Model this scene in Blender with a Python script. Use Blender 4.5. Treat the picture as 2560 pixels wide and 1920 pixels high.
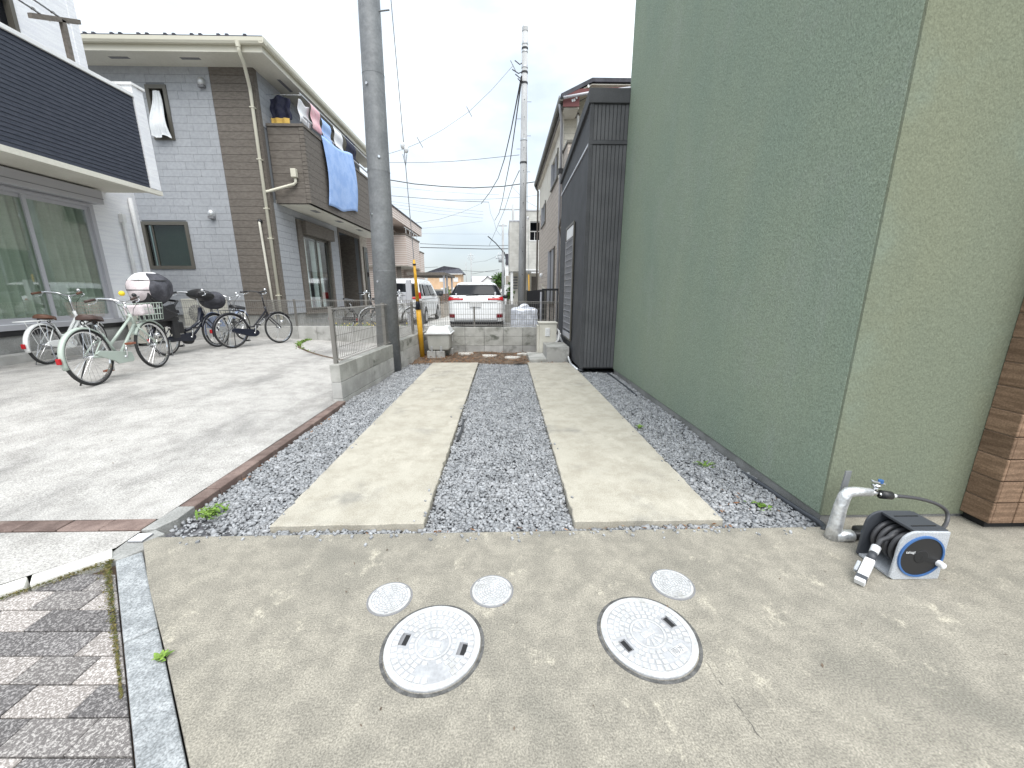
import bpy, bmesh, math, random
import numpy as np
from mathutils import Vector, Matrix
random.seed(7); rng=np.random.default_rng(11)
R=math.radians; PI=math.pi
for o in list(bpy.data.objects): bpy.data.objects.remove(o)
sc=bpy.context.scene; col=sc.collection
# ---------------- camera, sky, sun, exposure
cd=bpy.data.cameras.new('camera'); cam=bpy.data.objects.new('camera',cd); col.objects.link(cam)
cd.sensor_width=36; cd.lens=13.524; cd.clip_start=.02; cd.clip_end=2000
cam.location=(0,0,1.3); cam.rotation_euler=(R(90-13.47),0,R(-1.22)); sc.camera=cam
SUN_EL,SUN_AZ=R(58),R(164)          # azimuth clockwise from +Y
w=bpy.data.worlds.new('World'); sc.world=w; w.use_nodes=True
nt=w.node_tree; nt.nodes.clear(); N=nt.nodes.new; LK=nt.links.new
out=N('ShaderNodeOutputWorld'); bg=N('ShaderNodeBackground'); bg.inputs[1].default_value=.1
sky=N('ShaderNodeTexSky'); sky.sky_type='NISHITA'; sky.sun_disc=False; sky.sun_elevation=SUN_EL; sky.sun_rotation=SUN_AZ
sky.air_density=1.0; sky.dust_density=1.6; sky.ozone_density=1.4
tc=N('ShaderNodeTexCoord'); mp=N('ShaderNodeMapping'); mp.inputs['Scale'].default_value=(1.4,1.4,3.2); LK(tc.outputs['Generated'],mp.inputs[0])
ns=N('ShaderNodeTexNoise'); ns.inputs['Scale'].default_value=2.1; ns.inputs['Detail'].default_value=7; ns.inputs['Roughness'].default_value=.5; LK(mp.outputs[0],ns.inputs[0])
cr=N('ShaderNodeValToRGB'); cr.color_ramp.elements[0].position=.3; cr.color_ramp.elements[0].color=(.5,.5,.5,1); cr.color_ramp.elements[1].position=.62; cr.color_ramp.elements[1].color=(.97,.97,.97,1); LK(ns.outputs[0],cr.inputs[0])
# a little more haze-free blue low over the roofs, as the cloud deck thins there
sx=N('ShaderNodeSeparateXYZ'); LK(tc.outputs['Generated'],sx.inputs[0])
mr=N('ShaderNodeMapRange'); mr.inputs[1].default_value=.0; mr.inputs[2].default_value=.45; mr.inputs[3].default_value=.8; mr.inputs[4].default_value=1; LK(sx.outputs[2],mr.inputs[0])
mu=N('ShaderNodeMath'); mu.operation='MULTIPLY'; LK(cr.outputs[0],mu.inputs[0]); LK(mr.outputs[0],mu.inputs[1])
mx=N('ShaderNodeMixRGB'); LK(mu.outputs[0],mx.inputs[0]); LK(sky.outputs[0],mx.inputs[1]); mx.inputs[2].default_value=(8.3,8.95,9.3,1)
# overcast skies are dimmer towards the horizon (CIE overcast law, softened)
mh_=N('ShaderNodeMapRange'); mh_.inputs[1].default_value=0; mh_.inputs[2].default_value=1; mh_.inputs[3].default_value=.44; mh_.inputs[4].default_value=1.12; LK(sx.outputs[2],mh_.inputs[0])
vm=N('ShaderNodeVectorMath'); vm.operation='SCALE'; LK(mx.outputs[0],vm.inputs[0]); LK(mh_.outputs[0],vm.inputs['Scale'])
LK(vm.outputs[0],bg.inputs[0]); LK(bg.outputs[0],out.inputs[0])
sd=bpy.data.lights.new('sun','SUN'); sd.energy=1.4; sd.angle=R(55); sd.color=(1,.97,.92)
so=bpy.data.objects.new('sun',sd); col.objects.link(so)
dv=Vector((math.sin(SUN_AZ)*math.cos(SUN_EL),math.cos(SUN_AZ)*math.cos(SUN_EL),math.sin(SUN_EL)))
so.rotation_euler=dv.to_track_quat('Z','Y').to_euler(); so.location=dv*60
vs=sc.view_settings; vs.view_transform='Standard'; vs.look='None'; vs.gamma=1; vs.use_curve_mapping=False; vs.exposure=1.3

# ---------------- materials
def newmat(name):
    m=bpy.data.materials.new(name); m.use_nodes=True; t=m.node_tree
    return m,t,t.nodes['Principled BSDF'],t.nodes['Material Output']
def setspec(p,v):
    p.inputs['Specular IOR Level'].default_value=v
def rgba(c): return (c[0],c[1],c[2],1)
def flat(name,c,rough=.5,metal=0,spec=.5,emit=0):
    m,t,p,o=newmat(name); p.inputs['Base Color'].default_value=rgba(c); p.inputs['Roughness'].default_value=rough; p.inputs['Metallic'].default_value=metal; setspec(p,spec)
    return m
def noisy(name,c1,c2,s=5,lo=.38,hi=.62,fine=150,famt=.2,bump=.4,bdist=.003,bscale=220,rough=.85,rnd=0,st=(1,1,1),c3=None,s3=1.2,st3=(1,1,1),lo3=.52,hi3=.68,spec=.3,metal=0,detail=5,nr=.55,c4=None,s4=4,lo4=.54,hi4=.66,lines=None,island=0,bdetail=2):
    m,t,p,o=newmat(name); n=t.nodes.new; l=t.links.new
    g=n('ShaderNodeNewGeometry')
    def noise(scale,det,stv,rgh=.55):
        mp=n('ShaderNodeMapping'); mp.inputs['Scale'].default_value=stv; l(g.outputs['Position'],mp.inputs[0])
        x=n('ShaderNodeTexNoise'); x.inputs['Scale'].default_value=scale; x.inputs['Detail'].default_value=det; x.inputs['Roughness'].default_value=rgh; l(mp.outputs[0],x.inputs[0]); return x.outputs[0]
    def ramp(f,a,b):
        r=n('ShaderNodeMapRange'); r.interpolation_type='SMOOTHSTEP'; r.inputs[1].default_value=a; r.inputs[2].default_value=b; l(f,r.inputs[0]); return r.outputs[0]
    mx=n('ShaderNodeMixRGB'); mx.inputs[1].default_value=rgba(c1); mx.inputs[2].default_value=rgba(c2); l(ramp(noise(s,detail,st,nr),lo,hi),mx.inputs[0]); c=mx.outputs[0]
    if c3:
        m3=n('ShaderNodeMixRGB'); l(ramp(noise(s3,4,st3,.62),lo3,hi3),m3.inputs[0]); l(c,m3.inputs[1]); m3.inputs[2].default_value=rgba(c3); c=m3.outputs[0]
    if c4:
        m5=n('ShaderNodeMixRGB'); l(ramp(noise(s4,6,(1.3,1,1),.78),lo4,hi4),m5.inputs[0]); l(c,m5.inputs[1]); m5.inputs[2].default_value=rgba(c4); c=m5.outputs[0]
    def mulv(c,val,lo_,hi_,a=0,b=1):
        r=n('ShaderNodeMapRange'); r.inputs[1].default_value=a; r.inputs[2].default_value=b; r.inputs[3].default_value=lo_; r.inputs[4].default_value=hi_; l(val,r.inputs[0])
        k=n('ShaderNodeVectorMath'); k.operation='SCALE'; l(c,k.inputs[0]); l(r.outputs[0],k.inputs['Scale']); return k.outputs[0]
    if famt: c=mulv(c,noise(fine,2,(1,1,1)),1-famt,1+famt,.3,.7)
    if rnd:
        oi=n('ShaderNodeObjectInfo'); c=mulv(c,oi.outputs['Random'],1-rnd,1+rnd)
    if island: c=mulv(c,g.outputs['Random Per Island'],1-island,1+island)
    if lines:   # (period, duty, colour): horizontal stripes printed/embossed on far siding
        sp=n('ShaderNodeSeparateXYZ'); l(g.outputs['Position'],sp.inputs[0])
        d=n('ShaderNodeMath'); d.operation='DIVIDE'; l(sp.outputs[2],d.inputs[0]); d.inputs[1].default_value=lines[0]
        f=n('ShaderNodeMath'); f.operation='FRACT'; l(d.outputs[0],f.inputs[0])
        q=n('ShaderNodeMath'); q.operation='LESS_THAN'; l(f.outputs[0],q.inputs[0]); q.inputs[1].default_value=lines[1]
        m4=n('ShaderNodeMixRGB'); l(q.outputs[0],m4.inputs[0]); l(c,m4.inputs[1]); m4.inputs[2].default_value=rgba(lines[2]); c=m4.outputs[0]
    l(c,p.inputs['Base Color']); p.inputs['Roughness'].default_value=rough; p.inputs['Metallic'].default_value=metal; setspec(p,spec)
    if bump:
        b=n('ShaderNodeBump'); b.inputs['Strength'].default_value=bump; b.inputs['Distance'].default_value=bdist; l(noise(bscale,bdetail,st if st!=(1,1,1) else (1,1,1)),b.inputs['Height']); l(b.outputs[0],p.inputs['Normal'])
    return m
def glass(name,tint,refl=.25,rough=.02):
    m,t,p,o=newmat(name); n=t.nodes.new; l=t.links.new; t.nodes.remove(p)
    tr=n('ShaderNodeBsdfTransparent'); tr.inputs[0].default_value=rgba(tint); gl=n('ShaderNodeBsdfGlossy'); gl.inputs['Roughness'].default_value=rough; gl.inputs[0].default_value=(.95,.97,1,1)
    lw=n('ShaderNodeLayerWeight'); lw.inputs[0].default_value=.35
    r=n('ShaderNodeMapRange'); r.inputs[3].default_value=refl; r.inputs[4].default_value=.95; l(lw.outputs['Facing'],r.inputs[0])
    r.inputs[1].default_value=0; r.inputs[2].default_value=1
    pw=n('ShaderNodeMath'); pw.operation='POWER'; l(lw.outputs['Facing'],pw.inputs[0]); pw.inputs[1].default_value=3; l(pw.outputs[0],r.inputs[0])
    mx=n('ShaderNodeMixShader'); l(r.outputs[0],mx.inputs[0]); l(tr.outputs[0],mx.inputs[1]); l(gl.outputs[0],mx.inputs[2]); l(mx.outputs[0],o.inputs[0]); return m
M={}
M['apron']=noisy('apron_concrete',(.232,.216,.183),(.312,.289,.243),s=9,lo=.36,hi=.66,nr=.72,fine=170,famt=.36,bump=.6,bdist=.003,bscale=260,c3=(.195,.184,.157),s3=1.5,lo3=.46,hi3=.74,rough=.9,detail=6,c4=(.45,.415,.34),s4=5,lo4=.55,hi4=.72)
M['strip']=noisy('strip_concrete',(.345,.318,.264),(.43,.403,.343),s=5,lo=.3,hi=.66,nr=.72,c4=(.48,.45,.385),s4=2.2,lo4=.5,hi4=.7,fine=140,famt=.2,bump=.25,bdist=.0015,bscale=260,c3=(.215,.207,.188),s3=1.6,lo3=.53,hi3=.78,rough=.88)
M['lot']=noisy('forecourt_concrete',(.325,.312,.296),(.445,.43,.41),s=5,lo=.3,hi=.66,nr=.72,fine=130,famt=.4,bump=.35,bdist=.002,bscale=240,c3=(.165,.16,.155),s3=.55,st3=(2.2,.75,1),lo3=.46,hi3=.80,rough=.9)
M['yard']=noisy('yard_concrete',(.42,.41,.39),(.55,.54,.52),s=1.2,fine=60,famt=.15,c3=(.28,.28,.27),s3=.6)
M['asphalt']=noisy('court_asphalt',(.22,.22,.22),(.32,.32,.31),s=1.5,fine=150,famt=.2,rough=.9)
M['ground']=noisy('ground_soil',(.16,.15,.13),(.24,.22,.19),s=.6,fine=30,famt=.2)
M['gravelbed']=noisy('gravel_dust',(.10,.10,.11),(.17,.17,.18),s=20,fine=200,famt=.3)
M['stone']=noisy('gravel_stone',(.262,.27,.283),(.335,.342,.355),s=9,fine=90,famt=.15,bump=0,island=.25,rough=.8,c3=(.22,.225,.23),s3=1.3,lo3=.58,hi3=.8)
M['soil']=noisy('bed_soil',(.085,.06,.043),(.17,.125,.09),s=9,fine=90,famt=.4,bump=.8,bdist=.01,bscale=60)
M['block']=noisy('block_concrete',(.31,.308,.285),(.44,.435,.41),s=3.5,fine=200,famt=.2,bump=.4,bdist=.0015,bscale=250,rnd=.10,c3=(.13,.135,.115),s3=2.2,st3=(1,1,1.6),lo3=.53,hi3=.7)
M['blockpale']=noisy('block_pale',(.36,.355,.34),(.47,.465,.45),s=3,fine=200,famt=.15,bump=.3,bdist=.0015,bscale=250,rnd=.1,c3=(.2,.2,.185),s3=2,lo3=.55,hi3=.72)
M['redbrick']=noisy('red_brick',(.14,.10,.088),(.20,.148,.13),s=9,fine=150,famt=.2,rnd=.2,bump=.3,bdist=.002,bscale=160,c3=(.27,.23,.2),s3=5,lo3=.6,hi3=.8)
M['granite']=noisy('kerb_granite',(.235,.247,.255),(.33,.343,.352),s=14,fine=150,famt=.4,bump=.4,bdist=.0015,bscale=380)
M['gutter']=noisy('pale_edging',(.62,.61,.56),(.74,.73,.68),s=4,fine=200,famt=.12,bump=.2)
M['moss']=noisy('moss',(.075,.085,.02),(.16,.13,.05),s=40,fine=120,famt=.4,bump=1,bdist=.01,bscale=120)
def paver_mat(name,a,b): return noisy(name,a,b,s=130,lo=.46,hi=.62,fine=330,famt=.4,bump=.6,bdist=.002,bscale=230,rnd=.12,detail=3,rough=.9)
M['pv_dark']=paver_mat('paver_dark',(.105,.098,.098),(.29,.275,.27)); M['pv_mid']=paver_mat('paver_grey',(.15,.138,.134),(.36,.34,.325)); M['pv_pale']=paver_mat('paver_pale',(.25,.225,.21),(.52,.485,.465))
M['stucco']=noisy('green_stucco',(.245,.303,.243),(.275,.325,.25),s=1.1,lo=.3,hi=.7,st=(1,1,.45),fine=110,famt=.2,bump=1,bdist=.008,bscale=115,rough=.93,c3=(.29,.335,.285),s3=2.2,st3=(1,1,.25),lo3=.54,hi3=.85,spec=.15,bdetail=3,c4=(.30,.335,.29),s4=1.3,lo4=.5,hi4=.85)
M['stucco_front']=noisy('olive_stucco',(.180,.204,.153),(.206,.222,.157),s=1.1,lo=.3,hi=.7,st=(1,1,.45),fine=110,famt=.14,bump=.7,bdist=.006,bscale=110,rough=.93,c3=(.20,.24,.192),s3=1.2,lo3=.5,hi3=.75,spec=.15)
M['foundation']=noisy('foundation',(.26,.26,.25),(.34,.34,.33),s=4,fine=120)
M['tile']=noisy('brown_tile',(.18,.115,.075),(.262,.172,.115),s=5,st=(1,1,9),fine=120,famt=.2,bump=.5,bdist=.002,bscale=40,rnd=.2,rough=.75)
M['grout']=flat('tile_grout',(.30,.22,.16),.9)
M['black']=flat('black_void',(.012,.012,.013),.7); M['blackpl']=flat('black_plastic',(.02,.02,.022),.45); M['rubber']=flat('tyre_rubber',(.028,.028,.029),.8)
M['navy_siding']=noisy('navy_siding',(.036,.042,.06),(.05,.056,.076),s=8,st=(1,1,5),fine=90,famt=.15,bump=.3,bdist=.003,bscale=60,rough=.6)
M['white_siding']=noisy('white_siding',(.78,.785,.82),(.85,.855,.875),s=3,fine=60,famt=.05,bump=.9,bdist=.008,bscale=8,st=(.6,.6,9),rough=.6)
M['white']=noisy('white_trim',(.74,.74,.74),(.8,.8,.8),s=2,fine=30,famt=.04,bump=0,rough=.45)
M['soffit']=noisy('beige_soffit',(.62,.60,.53),(.68,.66,.59),s=1,fine=30,famt=.04,bump=0)
M['alu']=flat('grey_aluminium',(.48,.48,.51),.4,.2)
M['gs_light']=noisy('grey_brick_siding',(.325,.337,.36),(.362,.374,.397),s=14,st=(1,1,1),fine=80,famt=.08,bump=.5,bdist=.003,bscale=45,rnd=.03,rough=.75)
M['gs_back']=flat('siding_joint',(.19,.20,.215),.9)
M['gs_brown']=noisy('brown_board_siding',(.128,.112,.098),(.165,.146,.128),s=10,st=(1,1,3),fine=80,famt=.12,bump=.6,bdist=.004,bscale=40,rnd=.05,rough=.75)
M['gs_bback']=flat('brown_joint',(.10,.088,.077),.9)
M['tan']=noisy('tan_siding',(.36,.32,.28),(.46,.42,.37),s=10,fine=60,famt=.15,bump=.6,bdist=.006,bscale=30)
M['cream']=flat('cream_gutter',(.60,.575,.48),.4); M['roofdark']=noisy('dark_roof',(.04,.04,.05),(.07,.07,.085),s=3,fine=40,famt=.2,rough=.6)
M['frame_dark']=flat('bronze_frame',(.105,.098,.082),.45,.1)
M['int_dark']=flat('dark_interior',(.02,.022,.022),.9)
M['steel']=noisy('galvanised_steel',(.30,.315,.33),(.42,.435,.45),s=4,st=(1,1,2),fine=25,famt=.1,bump=.08,bdist=.002,bscale=20,rough=.55,metal=.3)
M['polesteel']=noisy('pole_steel',(.19,.198,.208),(.23,.238,.247),s=5,st=(1,1,1.4),fine=30,famt=.1,bump=.12,bdist=.003,bscale=14,rough=.5,metal=.2,c3=(.175,.185,.195),s3=5,st3=(2,2,.6),lo3=.5,hi3=.8)
M['poleconc']=noisy('pole_concrete',(.34,.345,.35),(.44,.445,.45),s=2,st=(1,1,.5),fine=40,famt=.1,bump=.1)
M['fence']=flat('fence_bronze_grey',(.21,.20,.185),.45,.25)
M['chrome']=flat('chrome',(.75,.76,.78),.15,1); M['silverpaint']=flat('silver_paint',(.55,.56,.57),.35,.6)
M['yellow']=noisy('yellow_guard',(.62,.33,.025),(.70,.40,.045),s=6,fine=40,famt=.06,bump=0,rough=.45)
M['wire']=flat('wire_black',(.03,.03,.034),.6); M['wiregrey']=flat('wire_grey',(.20,.21,.23),.5)
M['carwhite']=flat('car_white',(.78,.79,.80),.22); M['carwhite'].node_tree.nodes['Principled BSDF'].inputs['Coat Weight'].default_value=.6
M['carglass']=flat('car_glass',(.012,.013,.016),.08,0,.22); M['red']=flat('red_lens',(.42,.012,.018),.12); M['reddark']=flat('red_reflector',(.16,.012,.02),.2)
M['plate']=flat('plate_grey',(.62,.62,.62),.5)
M['dkrib']=noisy('charcoal_rib',(.098,.10,.106),(.115,.117,.124),s=3,fine=60,famt=.08,bump=.15,bscale=90,rough=.7,spec=.2)
M['dkpanel']=noisy('charcoal_panel',(.068,.07,.075),(.082,.084,.09),s=3,fine=60,famt=.08,bump=.15,bscale=90,rough=.7,spec=.2)
M['orange']=noisy('orange_render',(.62,.42,.27),(.68,.48,.32),s=1,fine=10,famt=.06); M['pinkroof']=flat('pale_roof',(.62,.58,.66),.6)
M['modern']=noisy('pale_panel',(.47,.46,.43),(.56,.55,.52),s=3,fine=40,famt=.08,lines=(.19,.05,(.40,.39,.37)))
M['stripes']=noisy('striped_siding',(.52,.42,.37),(.57,.47,.42),s=2,fine=30,famt=.05,lines=(.125,.32,(.74,.68,.64)),bump=0)
M['beige_sid']=noisy('beige_siding',(.40,.345,.30),(.49,.43,.38),s=9,fine=40,famt=.15,lines=(.155,.10,(.27,.235,.21)),bump=.5,bdist=.01,bscale=25)
M['cream_sid']=noisy('cream_siding',(.58,.54,.46),(.66,.62,.54),s=3,fine=40,famt=.08,lines=(.155,.08,(.45,.42,.36)))
M['cream_plain']=noisy('cream_render',(.60,.56,.49),(.66,.62,.55),s=2,fine=30,famt=.05)
M['maroon']=flat('maroon_board',(.135,.042,.042),.7)
M['silverfoil']=noisy('silver_sheet',(.58,.60,.66),(.80,.82,.88),s=7,fine=30,famt=.1,bump=.7,bdist=.02,bscale=11,rough=.38,metal=.35)
M['foil']=noisy('foil_tape',(.55,.56,.57),(.75,.76,.77),s=25,fine=80,famt=.1,bump=.8,bdist=.006,bscale=45,rough=.35,metal=.6)
M['greybox']=noisy('grey_plastic',(.40,.40,.37),(.46,.46,.43),s=3,fine=60,famt=.05,bump=0,rough=.5); M['lid']=noisy('pale_lid',(.62,.63,.63),(.72,.73,.73),s=4,fine=60,famt=.07,bump=0,rough=.5)
M['ivory']=noisy('ivory_metal',(.58,.56,.49),(.64,.62,.55),s=3,fine=60,famt=.05,bump=0,rough=.45)
M['stonepale']=noisy('stepping_stone',(.50,.48,.44),(.62,.60,.56),s=14,fine=120,famt=.2,bump=.5)
M['leaf']=noisy('weed_leaf',(.10,.18,.03),(.17,.27,.05),s=30,fine=80,famt=.25,bump=0,island=.3,rough=.6)
M['treeleaf']=noisy('tree_leaf',(.045,.10,.018),(.09,.17,.035),s=6,fine=30,famt=.3,bump=0,island=.4,rough=.6)
M['dead']=noisy('dry_leaf',(.15,.065,.03),(.26,.14,.07),s=30,fine=90,famt=.3,bump=0,island=.4)
M['bark']=noisy('bark',(.1,.07,.05),(.16,.12,.09),s=20)
M['coverw']=noisy('cover_white',(.45,.453,.455),(.53,.533,.538),s=25,fine=90,famt=.12,c3=(.36,.355,.34),s3=9,lo3=.52,hi3=.75,bump=.25,bdist=.001,bscale=200,rough=.42); M['slot']=flat('slot_grey',(.2,.2,.21),.7)
M['coverline']=noisy('cover_groove',(.35,.355,.37),(.42,.425,.44),s=15,fine=90,famt=.1,bump=0,rough=.6)
M['ring']=noisy('cover_ring',(.075,.074,.072),(.13,.128,.125),s=30,fine=150,famt=.2)
M['curtain']=noisy('curtain_green',(.46,.50,.42),(.53,.57,.49),s=3,fine=60,famt=.06,bump=0); M['sheer']=noisy('white_curtain',(.72,.74,.76),(.8,.82,.84),s=5,fine=60,famt=.05,bump=0)
M['winglass']=glass('window_glass',(.80,.87,.83),.19); M['winglass_dk']=glass('window_glass_dark',(.45,.52,.50),.12)
M['brownleather']=flat('brown_leather',(.06,.033,.027),.55); M['tanleather']=flat('tan_leather',(.13,.058,.034),.55)
M['mint']=flat('mint_paint',(.42,.48,.43),.35); M['bikewhite']=flat('bike_white',(.80,.81,.80),.3); M['bikenavy']=flat('bike_navy',(.009,.012,.024),.3); M['bikeblack']=flat('bike_black',(.02,.02,.026),.3)
M['bluecloth']=noisy('blue_cloth',(.30,.45,.78),(.38,.53,.84),s=4,fine=40,famt=.06,bump=.3,bdist=.01,bscale=18); M['darkcloth']=noisy('dark_cloth',(.018,.02,.045),(.035,.037,.06),s=12,fine=60,famt=.1,bump=.5,bdist=.01,bscale=25)
M['pinkcloth']=noisy('pink_cloth',(.75,.42,.47),(.82,.55,.58),s=6,bump=.3); M['whitecloth']=noisy('white_cloth',(.75,.75,.77),(.82,.82,.84),s=6,bump=.4,bdist=.01,bscale=20); M['orangecloth']=noisy('orange_cloth',(.60,.38,.09),(.68,.45,.12),s=6,bump=.3)
M['palepink']=noisy('pale_pink_cloth',(.66,.58,.60),(.74,.67,.69),s=9,bump=.3); M['greycloth']=noisy('charcoal_cloth',(.05,.05,.06),(.085,.085,.1),s=9,fine=60,famt=.1,bump=.7,bdist=.02,bscale=14,rough=.6)
M['reelgrey']=noisy('reel_grey',(.40,.42,.45),(.46,.48,.51),s=5,bump=0,rough=.4); M['reelblue']=flat('reel_blue',(.045,.13,.33),.4); M['reeldark']=flat('reel_dark',(.05,.055,.065),.5); M['reelblack']=flat('reel_black',(.018,.018,.02),.5); M['hose']=flat('hose_grey',(.06,.06,.065),.45); M['reelwhite']=flat('white_plastic',(.72,.73,.75),.35)
M['brownwood']=noisy('brown_slat',(.17,.10,.07),(.23,.14,.10),s=6,st=(1,1,4),rnd=.1); M['crack']=flat('crack_dark',(.10,.095,.085),.95)
M['bluepl']=flat('pale_blue_plastic',(.30,.36,.52),.4); M['yellowpl']=flat('yellow_plastic',(.85,.62,.03),.4); M['pipeblack']=flat('black_pipe',(.045,.05,.06),.45); M['amber']=flat('amber_pedal',(.22,.07,.035),.4)

# ---------------- mesh helpers
class MB:
    def __init__(s): s.v=[]; s.f=[]
    def add(s,vs,fs):
        b=len(s.v); s.v+= [tuple(map(float,q)) for q in vs]; s.f+=[tuple(i+b for i in f) for f in fs]; return s
    def box(s,x0,x1,y0,y1,z0,z1):
        return s.add([(x0,y0,z0),(x1,y0,z0),(x1,y1,z0),(x0,y1,z0),(x0,y0,z1),(x1,y0,z1),(x1,y1,z1),(x0,y1,z1)],[(0,3,2,1),(4,5,6,7),(0,1,5,4),(1,2,6,5),(2,3,7,6),(3,0,4,7)])
    def obox(s,c,u,v,w):   # centre and three half-axis vectors
        c,u,v,w=map(Vector,(c,u,v,w)); P=[c+u*a+v*b+w*d for d in(-1,1) for b in(-1,1) for a in(-1,1)]
        return s.add(P,[(0,2,3,1),(4,5,7,6),(0,1,5,4),(1,3,7,5),(3,2,6,7),(2,0,4,6)])
    def quad(s,*p): return s.add(p,[tuple(range(len(p)))])
    def cyl(s,p0,p1,r0,r1=None,n=12,cap=True):
        r1=r0 if r1 is None else r1; p0=Vector(p0); p1=Vector(p1); d=(p1-p0); 
        if d.length<1e-9: return s
        q=d.to_track_quat('Z','Y'); a=q@Vector((1,0,0)); b=q@Vector((0,1,0))
        vs=[p+ (a*math.cos(t)+b*math.sin(t))*r for p,r in((p0,r0),(p1,r1)) for t in [2*PI*i/n for i in range(n)]]
        fs=[(i,(i+1)%n,n+(i+1)%n,n+i) for i in range(n)]
        if cap: fs+=[tuple(range(n-1,-1,-1)),tuple(range(n,2*n))]
        return s.add(vs,fs)
    def path(s,pts,r,n=6,closed=False,prof=None):
        pts=[Vector(p) for p in pts]; k=len(pts); rs=r if isinstance(r,(list,tuple)) else [r]*k; vs=[]; up=None
        for i,p in enumerate(pts):
            a=pts[i-1] if (i>0 or closed) else p; b=pts[(i+1)%k] if (i<k-1 or closed) else p
            d=(b-a).normalized()
            if up is None: up=Vector((0,0,1)) if abs(d.z)<.9 else Vector((1,0,0))
            e=d.cross(up)
            if e.length<1e-5: e=d.cross(Vector((0,1,0)))
            e.normalize(); up=e.cross(d).normalized()
            vs+=[p+(e*math.cos(t)+up*math.sin(t))*rs[i] for t in [2*PI*j/n for j in range(n)]]
        fs=[]
        for i in range(k if closed else k-1):
            a=i*n; b=((i+1)%k)*n
            fs+=[(a+j,a+(j+1)%n,b+(j+1)%n,b+j) for j in range(n)]
        if not closed: fs+=[tuple(range(n-1,-1,-1)),tuple(range((k-1)*n,k*n))]
        return s.add(vs,fs)
    def lathe(s,prof,n=32,o=(0,0,0),axis='Z',closed=False,a0=0,a1=2*PI):
        full=abs(a1-a0-2*PI)<1e-6; m=n if full else n+1; vs=[]; k=len(prof)
        for i in range(m):
            t=a0+(a1-a0)*i/n; c,sn=math.cos(t),math.sin(t)
            for r,h in prof:
                q=(r*c,r*sn,h) if axis=='Z' else ((r*c,h,r*sn) if axis=='Y' else (h,r*c,r*sn))
                vs.append((q[0]+o[0],q[1]+o[1],q[2]+o[2]))
        fs=[]
        for i in range(m if full else n):
            a=i*k; b=((i+1)%m)*k
            for j in range(k if closed else k-1): fs.append((a+j,a+(j+1)%k,b+(j+1)%k,b+j))
        return s.add(vs,fs)
    def prism(s,poly,h0,h1,axis='Z'):
        n=len(poly)
        def P(u,v,h): return (u,v,h) if axis=='Z' else ((u,h,v) if axis=='Y' else (h,u,v))
        vs=[P(u,v,h0) for u,v in poly]+[P(u,v,h1) for u,v in poly]
        return s.add(vs,[tuple(range(n-1,-1,-1)),tuple(range(n,2*n))]+[(i,(i+1)%n,n+(i+1)%n,n+i) for i in range(n)])
    def sph(s,c,r,nu=16,nv=10,v0=0,v1=PI,u0=0,u1=2*PI,fn=None):
        r=(r,r,r) if not isinstance(r,(tuple,list)) else r; vs=[]; 
        for j in range(nv+1):
            ph=v0+(v1-v0)*j/nv
            for i in range(nu+1):
                th=u0+(u1-u0)*i/nu; q=[c[0]+r[0]*math.sin(ph)*math.cos(th),c[1]+r[1]*math.sin(ph)*math.sin(th),c[2]+r[2]*math.cos(ph)]
                vs.append(fn(q) if fn else q)
        return s.add(vs,[(j*(nu+1)+i,(j+1)*(nu+1)+i,(j+1)*(nu+1)+i+1,j*(nu+1)+i+1) for j in range(nv) for i in range(nu)])
    def grid(s,fn,nu,nv,flip=False):
        vs=[fn(i/nu,j/nv) for j in range(nv+1) for i in range(nu+1)]
        fs=[(j*(nu+1)+i,j*(nu+1)+i+1,(j+1)*(nu+1)+i+1,(j+1)*(nu+1)+i) for j in range(nv) for i in range(nu)]
        return s.add(vs,[f[::-1] for f in fs] if flip else fs)
    def mesh(s,name,off=(0,0,0)):
        me=bpy.data.meshes.new(name); me.from_pydata([(a-off[0],b-off[1],c-off[2]) for a,b,c in s.v],[],s.f); me.update(); return me
    def build(s,name,mat,parent=None,smooth=False,bevel=0,loc=None,solid=0,seg=2,fixn=False,sub=0):
        off=ORG.get(parent.name,(0,0,0)) if parent else (loc or (0,0,0))
        me=s.mesh(name,off)
        if fixn:
            bm=bmesh.new(); bm.from_mesh(me); bmesh.ops.remove_doubles(bm,verts=bm.verts,dist=1e-5); bmesh.ops.recalc_face_normals(bm,faces=bm.faces); bm.to_mesh(me); bm.free()
        return finish(name,me,mat,parent,smooth,bevel,off,solid,seg,sub)
ORG={}
def finish(name,me,mat,parent=None,smooth=False,bevel=0,off=(0,0,0),solid=0,seg=2,sub=0):
    o=bpy.data.objects.new(name,me); col.objects.link(o)
    if mat is not None: me.materials.append(M[mat] if isinstance(mat,str) else mat)
    if smooth:
        me.polygons.foreach_set('use_smooth',[True]*len(me.polygons))
    if solid:
        md=o.modifiers.new('solid','SOLIDIFY'); md.thickness=solid; md.offset=0
    if bevel:
        md=o.modifiers.new('bevel','BEVEL'); md.width=bevel; md.segments=seg; md.limit_method='ANGLE'; md.angle_limit=R(35)
    if sub:
        md=o.modifiers.new('sub','SUBSURF'); md.levels=sub; md.render_levels=sub
    if parent is not None: o.parent=parent; ORG[o.name]=off
    else: o.location=off; ORG[o.name]=off
    return o
LBL=set()
def tag(o,label,cat,group=None):
    o['label']=label; o['category']=cat
    if group: o['group']=group
    return o
def struct(o): o['kind']='structure'; return o
def stuff(o,label=None,cat=None):
    o['kind']='stuff'
    if label: o['label']=label; o['category']=cat
    return o
def thing(name,loc,label,cat,group=None,rz=0,rx=0,local=False):
    o=bpy.data.objects.new(name,None); col.objects.link(o); o.location=loc; o.rotation_euler=(rx,0,rz); o.empty_display_size=.1
    ORG[o.name]=(0,0,0) if local else tuple(loc)
    return tag(o,label,cat,group)
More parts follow.
